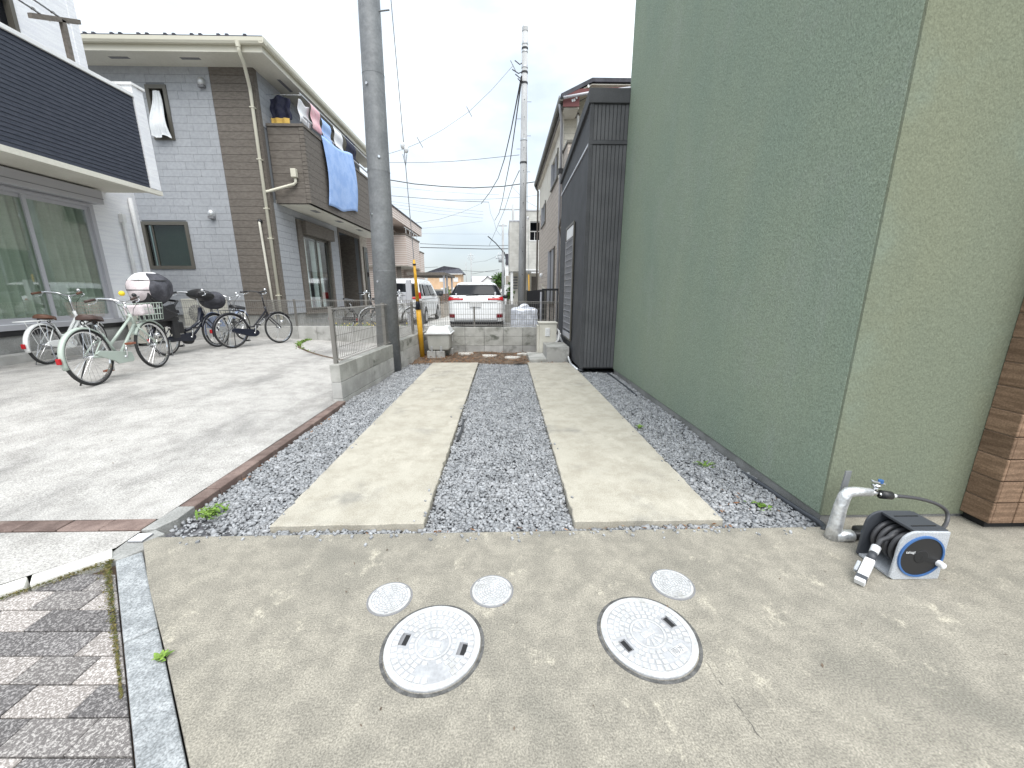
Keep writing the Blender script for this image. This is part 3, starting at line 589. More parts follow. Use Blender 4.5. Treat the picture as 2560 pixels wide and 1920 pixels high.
# ---------------- charcoal annex
an=thing('charcoal_annex',(1.6,7.8,0),'charcoal metal clad annex joined to the far end of the green wall','building')
def zt(y): return 4.0-.125*(y-6.4)
MB().add([(1.30,6.42,.03),(4.5,6.42,.03),(4.5,9.25,.03),(1.30,9.25,.03),(1.30,6.42,zt(6.4)),(4.5,6.42,zt(6.4)),(4.5,9.25,zt(9.25)),(1.30,9.25,zt(9.25))],[(0,3,2,1),(4,5,6,7),(0,1,5,4),(1,2,6,5),(2,3,7,6),(3,0,4,7)]).build('wall','dkpanel',an)
for i in range(9):
    x=1.345+i*.0575; MB().box(x,x+.05,6.396,6.409,.05,3.44).build('rib_panel','dkrib',an,bevel=.003,seg=1)
    MB().box(x,x+.05,6.396,6.409,3.50,3.97).build('rib_panel','dkrib',an,bevel=.003,seg=1)
MB().box(1.292,1.86,6.385,6.41,3.445,3.495).build('belt_trim','dkpanel',an)
MB().box(1.285,1.34,6.388,6.45,.03,4.0).build('corner_trim','dkpanel',an)
MB().add([(1.282,6.45,3.44),(1.30,6.45,3.44),(1.30,9.25,3.36),(1.282,9.25,3.36),(1.282,6.45,3.475),(1.30,6.45,3.475),(1.30,9.25,3.39),(1.282,9.25,3.39)],[(0,3,2,1),(4,5,6,7),(0,1,5,4),(1,2,6,5),(2,3,7,6),(3,0,4,7)]).build('side_belt','alu',an)
MB().add([(1.26,6.37,3.98),(1.858,6.37,3.98),(1.858,9.3,3.62),(1.26,9.3,3.62),(1.26,6.37,4.17),(1.858,6.37,4.17),(1.858,9.3,3.70),(1.26,9.3,3.70)],[(0,3,2,1),(4,5,6,7),(0,1,5,4),(1,2,6,5),(2,3,7,6),(3,0,4,7)]).build('roof_cap','dkpanel',an,bevel=.005)
w_=MB().box(1.283,1.30,7.36,8.22,.40,2.52).build('window','int_dark',an)
MB().box(1.272,1.283,7.40,8.18,2.30,2.49).build('blind','white',w_)
m=MB()
for i in range(7): m.box(1.258,1.27,7.42+i*.125-.003,7.42+i*.125+.003,.55,2.28)
for i in range(15): m.box(1.256,1.268,7.40,8.2,.58+i*.12-.0035,.58+i*.12+.0035)
m.build('lattice','alu',w_)
for a in ((1.262,1.283,7.34,7.38,.38,2.54),(1.262,1.283,8.2,8.24,.38,2.54),(1.262,1.283,7.38,8.2,.38,.42),(1.262,1.283,7.38,8.2,2.5,2.54)): MB().box(*a).build('frame','frame_dark',w_)
MB().box(1.25,1.285,7.37,8.21,.42,.52).build('bottom_panel','alu',w_)
MB().path([(1.26,8.6,.32),(1.23,7.95,.24),(1.22,7.3,.20),(1.225,7.28,.1),(1.24,7.0,.0),(1.265,6.42,.0)],.022,8).build('foil_pipe','foil',an,smooth=True)
MB().path([(1.24,7.2,.0),(1.255,6.8,.0),(1.275,6.37,.005),(1.33,6.34,.005)],.02,8).build('drain_pipe','pipeblack',an,smooth=True)
# ---------------- white house on the left
wh=thing('white_house',(-8.5,6,.2),'white sided house at far left with navy balcony and curtained sliding window','house')
FX=-7.7
def holewall(parent,name,mat,plane,pos,th,u0,u1,z0,z1,ops):
    """wall slab with rectangular openings, as butted boxes in one mesh"""
    us=sorted({u0,u1,*[v for o in ops for v in o[:2] if u0<v<u1]}); zs=sorted({z0,z1,*[v for o in ops for v in o[2:4] if z0<v<z1]}); m=MB()
    vals=[(a,b,c,d) for a,b in zip(us,us[1:]) for c,d in zip(zs,zs[1:]) if not any(o[0]-1e-6<=a and b<=o[1]+1e-6 and o[2]-1e-6<=c and d<=o[3]+1e-6 for o in ops)]
    for a,b,c,d in vals:
        if plane=='X': m.box(min(pos,pos+th),max(pos,pos+th),a,b,c,d)
        else: m.box(a,b,min(pos,pos+th),max(pos,pos+th),c,d)
    return m.build(name,mat,parent)
WY0,WY1,WZ0,WZ1=5.82,7.93,.80,2.88
holewall(wh,'wall','white_siding','X',FX,-.16,1.0,8.9,.72,3.3,[(WY0,WY1,WZ0,WZ1)])
MB().box(FX-.14,FX-.02,1.0,8.88,-.1,.62).build('foundation','foundation',wh)
MB().box(FX-.12,FX+.005,1.0,8.89,.62,.72).build('base_flashing','blackpl',wh)
MB().box(FX+.02,FX+.22,1.0,8.0,-.1,.36).build('step','blockpale',wh,bevel=.01)
MB().box(FX-3.5,FX-.16,8.70,8.88,.0,3.3).build('end_wall','white_siding',wh)
MB().box(FX-3.5,FX-.5,1.0,8.69,.72,.76).build('floor','int_dark',wh); MB().box(FX-3.5,FX-3.4,1,8.69,.76,3.2).build('room_wall','int_dark',wh)
win=MB().box(FX-.10,FX+.03,WY0-.06,WY1+.06,WZ0-.09,WZ0-.005).build('window_sill','alu',wh)
for a in ((WY0,WY0+.07),(WY1-.07,WY1)): MB().box(FX-.10,FX+.035,a[0],a[1],WZ0,WZ1).build('window_jamb','alu',wh)
MB().box(FX-.10,FX+.035,WY0+.07,WY1-.07,WZ1-.05,WZ1).build('window_head','alu',wh)
for y0,y1,dx in ((WY0+.07,6.93,-.045),(6.85,WY1-.07,-.01)):
    s_=MB()
    for a in ((y0,y0+.055,WZ0,WZ1-.05),(y1-.055,y1,WZ0,WZ1-.05),(y0+.055,y1-.055,WZ0,WZ0+.09),(y0+.055,y1-.055,WZ1-.11,WZ1-.05)): s_.box(FX+dx-.03,FX+dx,*a)
    so_=s_.build('sliding_sash','alu',wh)
    MB().quad((FX+dx-.015,y0+.05,WZ0+.08),(FX+dx-.015,y1-.05,WZ0+.08),(FX+dx-.015,y1-.05,WZ1-.1),(FX+dx-.015,y0+.05,WZ1-.1)).build('pane','winglass',so_)
def curt(u,v,y0,y1,z0,z1,x,amp,n,seed):
    y=y0+u*(y1-y0); return (x+amp*math.sin(u*n*2*PI+seed+.7*math.sin(u*9))*(.5+.5*(1-v)),y,z0+v*(z1-z0))
for y0,y1,sd_ in ((5.7,6.86,0),(6.84,7.92,2)): MB().grid(lambda u,v:curt(u,v,y0,y1,.84,2.85,FX-.17,.045,7,sd_),90,6).build('curtain','curtain',wh,smooth=True)
sb=MB().box(FX,FX+.17,5.5,8.02,2.90,3.14).build('shutter_box','alu',wh,bevel=.006); MB().box(FX+.17,FX+.176,5.5,8.02,2.985,2.995).build('seam','slot',sb)
# balcony
BX=-6.65
MB().box(FX,BX-.02,1.0,8.28,3.17,3.28).build('balcony_soffit','soffit',wh)
MB().box(BX-.06,BX+.012,1.0,8.31,3.12,3.20).build('soffit_trim','soffit',wh)
MB().box(BX-.10,BX-.012,1.0,8.06,3.20,4.70).build('balcony_wall','gs_bback',wh)
z=3.20
while z<4.69:
    MB().add([(BX-.012,1.0,z),(BX+.004,1.0,z),(BX+.004,8.055,z),(BX-.012,8.055,z),(BX-.012,1.0,z+.058),(BX-.003,1.0,z+.058),(BX-.003,8.055,z+.058),(BX-.012,8.055,z+.058)],[(0,3,2,1),(4,5,6,7),(0,1,5,4),(1,2,6,5),(2,3,7,6),(3,0,4,7)]).build('siding_board','navy_siding',wh); z+=.062
MB().box(BX-.14,BX+.03,1.0,8.06,4.70,4.765).build('rail','white',wh,bevel=.006)
MB().box(BX-.5,BX+.02,8.065,8.17,3.205,4.89).build('end_post','white_siding',wh); MB().box(BX-.5,BX+.015,8.176,8.285,3.205,4.88).build('end_post','white_siding',wh)
MB().box(BX-.52,BX+.045,8.04,8.315,4.89,4.935).build('post_cap','white',wh,bevel=.005)
# upper storey
holewall(wh,'upper_wall','white_siding','X',FX-.02,-.16,1.0,8.36,3.3,7.6,[(5.6,7.45,3.4,5.75)])
MB().box(FX-.19,FX-.01,8.36,8.5,3.3,7.6).build('corner_trim','white_siding',wh)
MB().box(FX-.19,FX-.10,5.6,7.45,3.4,5.75).build('upper_window','carglass',wh); MB().box(FX-.1,FX+.0,7.40,7.46,3.4,5.8).build('upper_window_frame','frame_dark',wh)
# laundry bracket and poles
br=MB().box(-6.79,-6.73,7.165,7.225,4.76,5.36).build('laundry_bracket','gs_brown',wh); MB().obox((-6.76,7.1,5.32),(.03,0,0),(0,.37,.17),(0,0,.033)).build('bracket_arm','gs_brown',br)
for i,y in enumerate((6.80,7.08)):
    MB().path(arcpts((-6.76,y,5.255+i*.12),.028,R(200),R(-20),7,'yz'),.008,6).build('hook','gs_brown',br)
    p=thing('laundry_pole',(-6.76,y,5.20+i*.13),'thin steel laundry pole above the navy balcony, '+('lower one' if i==0 else 'upper one'),'pole','laundry poles')
    d=Vector((.02,-1,.05)); c=Vector((-6.76,y,5.26+i*.125)); MB().cyl(c-d*.2,c+d*2.2,.014).build('tube','chrome',p,smooth=True); MB().cyl(c-d*.2,c-d*.215,.016).build('end_cap','white',p)
# downpipes, AC
MB().path([(FX+.05,8.72,3.17),(FX+.05,8.72,.35)],.036,10).build('downpipe','white',wh,smooth=True)
MB().path([(FX+.01,8.47,2.82),(FX+.05,8.47,2.80),(FX+.05,8.47,.9)],.032,10).build('refrigerant_duct','white',wh,smooth=True); MB().box(FX,FX+.085,8.43,8.51,2.66,2.82).build('duct_cover','white',wh,bevel=.008)
def ac_unit(loc,rz,label,wd=.78,h=.55,d=.29,group='outdoor air conditioner units'):
    t=thing('air_conditioner_unit',loc,label,'air conditioner',group,rz=rz,local=True)
    MB().box(-wd/2,wd/2,-d/2,d/2,.05,.05+h).build('casing','ivory',t,bevel=.008)
    m=MB(); cx=-wd*.13
    for i in range(9): m.lathe([(.02+i*.022,-d/2-.012),(.026+i*.022,-d/2-.012)],28,(cx,0,.05+h/2),'Y')
    for i in range(16): a=i*PI/8; m.obox((cx+math.cos(a)*.11,-d/2-.012,.05+h/2+math.sin(a)*.11),(math.cos(a)*.1,0,math.sin(a)*.1),(-math.sin(a)*.004,0,math.cos(a)*.004),(0,.003,0))
    m.build('fan_guard','ivory',t); MB().lathe([(0,-d/2-.004),(.215,-d/2-.004)],28,(cx,0,.05+h/2),'Y').build('fan_opening','slot',t)
    MB().box(wd/2-.14,wd/2-.03,-d/2-.006,-d/2,.1,.5*h).build('valve_cover','ivory',t)
    for s_ in (-1,1): MB().box(s_*wd*.36-.05,s_*wd*.36+.05,-d/2-.02,d/2+.02,0,.05).build('foot','blackpl',t)
    return t
ac_unit((-7.42,8.35,.23),R(90),'white outdoor air conditioner beside white house corner behind the bicycles')
ac_unit((-7.65,10.22,.36),0,'white outdoor air conditioner against grey house behind the dark bicycles',.95,.72)
# ---------------- grey house with brown accents
gh=thing('grey_house',(-8.5,13.5,.3),'two storey grey brick sided house with brown corner and laundry balcony','house')
GY,GX=10.5,-5.8
OPF=[(-9.02,-7.94,1.90,2.98),(-8.28,-7.86,4.86,5.95)]
holewall(gh,'wall','gs_back','Y',GY+.001,.16,-12.0,-6.80,.70,6.36,OPF)
holewall(gh,'wall','gs_bback','Y',GY+.001,.16,-6.80,GX-.0,.70,6.36,[])
clad(gh,'siding_brick','gs_light','Y',GY,-9.75,-6.80,.72,6.36,.166,.455,.005,OPF,.012,-1)
clad(gh,'siding_board','gs_brown','Y',GY,-6.797,GX,.72,6.36,.166,3,.007,(),.014,-1,'none')
OPS=[(11.60,13.72,.74,3.28),(14.45,16.45,.4,3.48)]
holewall(gh,'side_wall','gs_back','X',GX-.001,-.16,GY+.165,17.3,.70,6.36,OPS)
clad(gh,'siding_brick','gs_light','X',GX,GY+.12,14.44,.72,3.5,.166,.91,.007,OPS,.012,1)
clad(gh,'siding_brick','gs_light','X',GX,GY+.12,14.44,5.2,6.36,.166,.91,.007,[],.012,1)
MB().box(GX,GX+.016,GY-.014,GY+.115,.72,6.36).build('corner_board','gs_brown',gh)
MB().box(GX-.02,GX+.014,16.46,17.3,.72,3.5).build('tan_wall','tan',gh)
MB().box(-12,GX-.03,GY+.03,GY+.12,-.1,.70).build('foundation','foundation',gh); MB().box(GX-.12,GX-.03,GY+.12,17.2,-.1,.70).build('foundation','foundation',gh)
MB().box(-12,GX-.17,17.14,17.3,.0,6.36).build('rear_wall','gs_back',gh)
# front windows
def window_front(x0,x1,z0,z1,y,curtain=None):
    f=MB()
    for a in ((x0-.03,x0+.05,z0-.03,z1+.03),(x1-.05,x1+.03,z0-.03,z1+.03),(x0+.05,x1-.05,z0-.03,z0+.05),(x0+.05,x1-.05,z1-.05,z1+.03)): f.box(a[0],a[1],y-.035,y+.06,a[2],a[3])
    w_=f.build('window_frame','frame_dark',gh); return w_
w_=window_front(-9.02,-7.94,1.90,2.98,GY); MB().box(-8.82,-8.80,GY-.01,GY+.03,1.95,2.93).build('mullion','frame_dark',w_)
MB().box(-8.97,-7.99,GY+.012,GY+.02,1.95,2.93).build('pane','winglass_dk',w_); MB().box(-8.85,-7.99,GY+.09,GY+.1,1.95,2.93).build('blind','curtain',w_); MB().box(-9.02,-7.94,GY+.2,GY+.22,1.8,3.1).build('room','int_dark',w_)
w_=window_front(-8.28,-7.86,4.86,5.95,GY); MB().box(-8.28,-7.86,GY+.2,GY+.22,4.8,6.0).build('room','int_dark',w_)
def blow(u,v):
    t=1-v; bul=math.sin(min(1,t*1.05)*PI*.78)**1.3; x=-8.09+(u-.5)*(.16+.30*t)+.03*t; y=GY+.02-.02-.22*bul*t-.03*math.sin(u*22)*(.3+.7*t); return (x,y-.03*math.sin(u*PI),5.86-1.0*t+.03*math.cos(u*9)*t)
MB().grid(blow,40,24).build('blown_curtain','sheer',w_,smooth=True)
for vx,vz in ((-6.98,6.03),(-7.26,3.19)):
    v_=MB().sph((vx,GY-.02,vz),(.085,.11,.11),14,8).build('vent_hood','silverpaint',gh,smooth=True); MB().box(vx-.07,vx+.07,GY-.10,GY-.02,vz-.115,vz-.06).build('louvre','slot',v_)
# side window with shutter box
wy0,wy1=11.62,13.70
for a in ((wy0,wy0+.26,.74,3.28),(wy1-.1,wy1,.74,2.95)): MB().box(GX-.02,GX+.05,*a).build('window_surround','gs_brown',gh,bevel=.004)
MB().box(GX-.02,GX+.16,wy0+.26,wy1+.08,2.93,3.28).build('shutter_box','gs_brown',gh,bevel=.006); MB().box(GX-.02,GX+.07,wy0,wy1+.02,.66,.76).build('window_sill','gs_brown',gh)
for y0,y1,dx in ((wy0+.27,12.78,.0),(12.70,wy1-.1,-.03)):
    s_=MB()
    for a in ((y0,y0+.05,.77,2.92),(y1-.05,y1,.77,2.92),(y0+.05,y1-.05,.77,.83),(y0+.05,y1-.05,2.86,2.92)): s_.box(GX+dx-.03,GX+dx,*a)
    so_=s_.build('sliding_sash','frame_dark',gh); MB().quad((GX+dx-.015,y0+.04,.8),(GX+dx-.015,y1-.04,.8),(GX+dx-.015,y1-.04,2.88),(GX+dx-.015,y0+.04,2.88)).build('pane','winglass',so_)
for y0,y1 in ((11.85,12.5),(12.75,13.45)): MB().grid(lambda u,v:curt(u,v,y0,y1,.80,2.85,GX-.24,.03,6,1),60,4).build('curtain','sheer',gh,smooth=True)
MB().box(GX-1.2,GX-1.1,11,14,.6,3.3).build('room','int_dark',gh)
# porch recess
MB().box(GX-1.5,GX-1.4,14.4,16.5,.3,3.5).build('porch_back','int_dark',gh); MB().box(GX-1.4,GX-.17,16.45,16.55,.3,3.5).build('porch_side','gs_brown',gh); MB().box(GX-1.4,GX-.17,14.35,14.44,.3,3.5).build('porch_side','gs_brown',gh)
for a in ((14.40,14.47),(16.42,16.50)): MB().box(GX-.02,GX+.035,a[0],a[1],.4,3.48).build('porch_jamb','gs_brown',gh)
MB().box(GX-.02,GX+.035,14.47,16.42,3.36,3.48).build('porch_lintel','gs_brown',gh); MB().box(GX-1.4,GX+.5,14.4,16.5,.0,.42).build('porch_step','foundation',gh)
MB().box(GX+.016,GX+.06,16.8,17.25,.7,3.1).build('far_window','frame_dark',gh); MB().box(GX+.06,GX+.066,16.95,17.2,.8,2.9).build('far_pane','carglass',gh)
# balcony over the porch
bx=-4.9
MB().box(GX,bx-.02,10.77,17.3,3.50,3.58).build('balcony_soffit','soffit',gh)
for y in (11.6,13.2,15.0): MB().box(-5.35,-5.2,y,y+.35,3.494,3.50).build('soffit_vent','slot',gh)
MB().box(GX+.02,bx-.02,10.765,10.87,3.5,5.26).build('balcony_core','gs_bback',gh); MB().box(bx-.12,bx-.012,10.87,17.3,3.5,5.26).build('balcony_core','gs_bback',gh)
clad(gh,'balcony_board','gs_brown','Y',10.765,GX+.02,bx-.11,3.5,5.24,.166,3,.007,(),.014,-1,'none')
clad(gh,'balcony_board','gs_brown','X',bx-.012,10.85,17.3,3.5,5.24,.166,1.6,.007,(),.014,1,'rand')
for i in range(20):
    z=3.5+i*.0872; piece('quoin','gs_brown',gh,bx-.11,bx+.006,10.742,10.848,z,z+.081,.004)
MB().box(GX+.02,bx+.03,10.72,10.9,5.24,5.30).build('balcony_cap','gs_brown',gh); MB().box(bx-.15,bx+.03,10.9,17.3,5.24,5.30).build('balcony_cap','gs_brown',gh)
MB().path([(bx-.07,11.0,5.55),(bx-.07,17.2,5.55)],.025,8).build('handrail','alu',gh,smooth=True)
for i in range(5): MB().cyl((bx-.07,11.2+i*1.5,5.3),(bx-.07,11.2+i*1.5,5.55),.018,n=8).build('rail_post','alu',gh)
# eaves, gutter, roof
ex,ey=-5.2,9.9
MB().add([(-12.6,ey,6.36),(ex,ey,6.36),(ex,17.9,6.36),(GX,17.9,6.36),(GX,GY,6.36),(-12.6,GY,6.36)],[(0,5,4,1),(1,4,3,2)]).build('soffit','soffit',gh,solid=.02)
MB().box(-12.6,ex-.03,ey,ey+.03,6.37,6.50).build('fascia','cream',gh); MB().box(ex-.03,ex,ey,17.9,6.37,6.50).build('fascia','cream',gh)
def gutter(a,b,nrm,mat,parent,r=.055):
    a=Vector(a);b=Vector(b);n_=Vector(nrm); prof=[(0,.10),(0,.0),(.03,-.015),(.085,-.01),(.11,.03),(.115,.10),(.10,.10),(.095,.04),(.08,.01),(.02,.01)]
    vs=[p+n_*u+Vector((0,0,v)) for p in (a,b) for u,v in prof]; k=len(prof); return MB().add(vs,[(i,(i+1)%k,k+(i+1)%k,k+i) for i in range(k)]+[tuple(range(k)),tuple(range(2*k-1,k-1,-1))]).build('gutter',mat,parent,fixn=True)
gutter((-12.6,ey,6.48),(ex+.11,ey,6.48),(0,-1,0),'cream',gh); gutter((ex,ey-.11,6.48),(ex,17.9,6.48),(1,0,0),'cream',gh)
for xx in (-8.7,-7.15): MB().box(xx,xx+.42,10.12,10.2,6.346,6.36).build('soffit_vent','slot',gh)
for yy in (11.0,14): MB().box(-5.52,-5.44,yy,yy+.6,6.346,6.36).build('soffit_vent','slot',gh)
MB().add([(-12.7,ey-.06,6.60),(ex+.06,ey-.06,6.60),(ex+.06,17.9,6.60),(-12.7,17.9,6.60),(-8.2,13.9,7.85),(-9.5,13.9,7.85)],[(0,1,4,5),(1,2,4),(2,3,5,4),(3,0,5)]).build('roof','roofdark',gh,solid=.05)
for i in range(14):
    x=-9.3+i*.28+(.1 if i%2 else 0); piece('snow_guard','roofdark',gh,x,x+.06,ey-.02,ey+.1,6.60,6.68)
dp=MB().path([(-5.66,ey-.07,6.47),(-5.66,ey-.07,6.33),(-5.70,ey+.12,6.20),(-5.86,GY-.10,5.93),(-5.87,GY-.075,5.85),(-5.87,GY-.075,.5)],.036,10).build('downpipe','cream',gh,smooth=True)
MB().cyl((-5.66,ey-.07,6.40),(-5.66,ey-.07,6.52),.045,.06).build('hopper','cream',dp)
for z in (1.2,2.6,3.3,4.4,5.5): MB().box(-5.925,-5.82,GY-.12,GY-.015,z,z+.02).build('pipe_clip','cream',dp)
MB().path([(-5.21,10.70,4.10),(-5.21,10.70,3.98),(-5.26,10.69,3.93),(-5.82,10.5,3.72),(-5.86,GY-.06,3.70)],.034,10).build('balcony_drain','cream',gh,smooth=True); MB().box(-5.28,-5.15,10.62,10.745,4.08,4.28).build('drain_box','cream',gh,bevel=.015)
MB().path([(-6.10,GY-.0,3.0),(-6.10,GY-.06,3.0),(-6.10,GY-.06,2.9),(-6.07,GY-.06,1.6),(-6.04,GY-.06,.6)],.03,8).build('wrapped_pipe','ivory',gh,smooth=True); MB().sph((-6.10,GY-.03,3.02),.06,10,6).build('pipe_cap','blackpl',gh,smooth=True)
# laundry
def cloth(name,fn,mat,label,cat='laundry',nu=24,nv=24):
    m=MB().grid(fn,nu,nv); o=m.build(name,mat,smooth=True,solid=.006,loc=tuple(fn(.5,1))); return tag(o,label,cat,'laundry hung on the brown balcony')
cloth('bed_sheet',lambda u,v:(bx+.045+.03*math.sin(u*9)*(1-v)+.05*math.sin(v*3),11.7+2.2*u+.06*math.sin(v*4+u*6),5.33-1.72*(1-v)+.04*math.cos(u*7)+.24*u),'bluecloth','large light blue sheet hanging down over the brown balcony side','sheet',30,24)
cloth('dark_shirt',lambda u,v:(-5.72+.50*u+.02*math.sin(v*9),10.92+.03*math.sin(u*12),5.44+.54*v-.09*abs(u-.5)*v*2),'darkcloth','dark navy shirt hanging highest above the near end of brown balcony','shirt')
cloth('orange_towel',lambda u,v:(-5.70+.44*u,10.85+.02*math.sin(u*14),5.32+.14*v),'orangecloth','orange towel on balcony edge right under the dark shirt','towel',24,8)
cloth('white_shirt',lambda u,v:(-5.05+.02*math.sin(v*8),10.95+.55*u,5.42+.5*v+.03*math.sin(u*8)),'whitecloth','white shirt on the balcony rail right of the dark shirt','shirt')
cloth('pink_shirt',lambda u,v:(bx-.05+.02*math.sin(v*9),11.4+.5*u,5.45+.55*v),'pinkcloth','pink top hanging between white shirt and pale blue shirt','shirt')
cloth('pale_blue_shirt',lambda u,v:(bx-.05+.02*math.sin(v*9+1),12.0+.55*u,5.42+.5*v),'bluecloth','short pale blue shirt hanging above the large blue sheet','shirt')
cloth('white_towel',lambda u,v:(bx-.05+.02*math.sin(v*9+2),12.8+.6*u,5.5+.55*v),'whitecloth','white towel hanging far along the brown balcony above the sheet','towel')
cloth('black_trousers',lambda u,v:(bx-.05+.02*math.sin(v*9+3),13.7+.8*u,5.6+.5*v),'darkcloth','black garment hanging beside white towel on balcony far end','trousers')
lp=tag(MB().cyl((bx-.07,10.9,6.03),(bx-.07,16.8,6.03),.014).build('laundry_rail','chrome',loc=(bx-.07,13,6.03)),'steel laundry rail above brown balcony carrying the clothes','pole')
tag(MB().cyl((-5.78,10.92,5.99),(-4.95,10.92,5.99),.012).build('laundry_rail','chrome',loc=(-5.4,10.92,5.99)),'short steel rail holding the dark shirt on brown balcony','pole')
# yard furniture seen through the fences
t=thing('letterbox_pillar',(-2.62,11.0,.2),'grey letterbox pillar standing behind the mesh fence beside the pole','letterbox')
MB().box(-2.70,-2.56,11.0,11.12,.1,1.62).build('post','alu',t,bevel=.006); MB().box(-2.92,-2.70,10.98,11.14,1.0,1.29).build('box','alu',t,bevel=.008); MB().box(-2.9,-2.72,10.972,10.98,1.2,1.215).build('slot','slot',t)
t=thing('flower_bed',(-4.1,11.6,.3),'low flower bed with yellow and white blooms behind the mesh fence','flower bed')
m=MB(); fl=MB()
for i in range(520):
    x=random.uniform(-5.0,-2.9); y=random.uniform(10.9,11.8); a=random.uniform(0,6.28); L=random.uniform(.05,.2); c=Vector((x,y,.22)); u=Vector((math.cos(a)*.5,math.sin(a)*.5,.9))*L; v=Vector((-math.sin(a),math.cos(a),0))*L*.2; m.quad(c,c+u*.6+v,c+u,c+u*.6-v)
    if i%6==0: fl.sph(c+u,.02,6,4)
m.build('foliage','leaf',t); fl.build('blooms','yellowpl',t)
for i in range(9): piece('border_brick','redbrick',t,-5.0+i*.24,-4.77+i*.24,10.7,10.8,.15,.36,.005)
# ---------------- bicycles
def wheel(t,name,c,r,rimmat='chrome',tw=.019,nsp=28,tyre='rubber'):
    w_=MB().lathe([(r-tw+tw*math.cos(a),tw*.95*math.sin(a)) for a in [2*PI*i/8 for i in range(8)]],44,c,'Y',closed=True).build(name,tyre,t,smooth=True)
    ri=r-2*tw+.004; MB().lathe([(ri,-.012),(ri,.012),(ri-.014,.009),(ri-.014,-.009)],44,c,'Y',closed=True).build('rim',rimmat,w_)
    m=MB()
    for i in range(nsp):
        a=2*PI*i/nsp; b=a+(.5 if i%2 else -.5); s_=.028 if i%4<2 else -.028
        m.cyl((c[0]+.02*math.cos(b),c[1]+s_,c[2]+.02*math.sin(b)),(c[0]+(ri-.008)*math.cos(a),c[1],c[2]+(ri-.008)*math.sin(a)),.0016,n=3,cap=False)
    m.build('spokes','chrome',w_); MB().cyl((c[0],c[1]-.05,c[2]),(c[0],c[1]+.05,c[2]),.017,n=10).build('hub','chrome',w_,smooth=True)
    return w_
def fender(t,c,r,a0,a1,mat,name='mudguard'):
    m=MB(); n=22; prof=[(-.030,-.022),(-.022,-.004),(0,.003),(.022,-.004),(.030,-.022)]; vs=[]
    for i in range(n+1):
        a=a0+(a1-a0)*i/n
        for y,d in prof: vs.append((c[0]+(r+.016+d)*math.cos(a),c[1]+y,c[2]+(r+.016+d)*math.sin(a)))
    m.add(vs,[(i*5+j,i*5+j+1,i*5+5+j+1,i*5+5+j) for i in range(n) for j in range(4)]); f_=m.build(name,mat,t,smooth=True,solid=.003)
    a=a0+(a1-a0)*.25; m=MB()
    for y in (-.034,.034): m.cyl((c[0],y*1.5,c[2]),(c[0]+(r+.012)*math.cos(a),y,c[2]+(r+.012)*math.sin(a)),.0025,n=5)
    m.build('stay','chrome',f_); return f_
def saddle(t,c,mat,L=.27,W=.21):
    m=MB(); n=14; vs=[]; prof=9
    for i in range(n+1):
        u=i/n; x=c[0]-L*.5+L*u; hw=(W*.5*(1-u)**.8*1.0+.026) if u>.12 else (W*.5*(.55+u*3.2)*.98); hw=min(hw,W*.5); zc=c[2]+.018*math.cos(u*2.6)-.012*u
        for j in range(prof+1): a=PI*j/prof; vs.append((x,c[1]+hw*math.cos(a),zc-.055+.062*math.sin(a)**.6+(-.0)))
    m.add(vs,[(i*(prof+1)+j,i*(prof+1)+j+1,(i+1)*(prof+1)+j+1,(i+1)*(prof+1)+j) for i in range(n) for j in range(prof)]+[tuple(range(prof,-1,-1)),tuple(n*(prof+1)+j for j in range(prof+1))])
    s_=m.build('saddle',mat,t,smooth=True); m=MB()
    for y in (-.06,.06): m.path(arcpts((c[0]-.07,y,c[2]-.08),.026,0,2*PI,10,'xz'),.006,5)
    m.build('saddle_springs','blackpl',s_); return s_
def basket(t,x0,x1,wd,z0,z1,mat,bar=.004,nx=6,nz=4,strap=False):
    m=MB(); ta=.86
    def P(u,v,h):   # u,v in -1..1
        k=ta+(1-ta)*h; return Vector(((x0+x1)/2+(x1-x0)/2*u*k,wd/2*v*k,z0+(z1-z0)*h))
    def bar_(a,b):
        if strap: 
            m.cyl(a,b,bar,n=4)
        else: m.cyl(a,b,bar,n=5)
    for h in [i/nz for i in range(nz+1)]:
        q=[P(-1,-1,h),P(1,-1,h),P(1,1,h),P(-1,1,h)]
        for a,b in zip(q,q[1:]+q[:1]): bar_(a,b)
    for i in range(nx+1):
        f=-1+2*i/nx
        for s_ in(-1,1): bar_(P(f,s_,0),P(f,s_,1)); bar_(P(s_,f,0),P(s_,f,1))
        bar_(P(f,-1,0),P(f,1,0)); bar_(P(-1,f,0),P(1,f,0))
    return m.build('basket',mat,t)
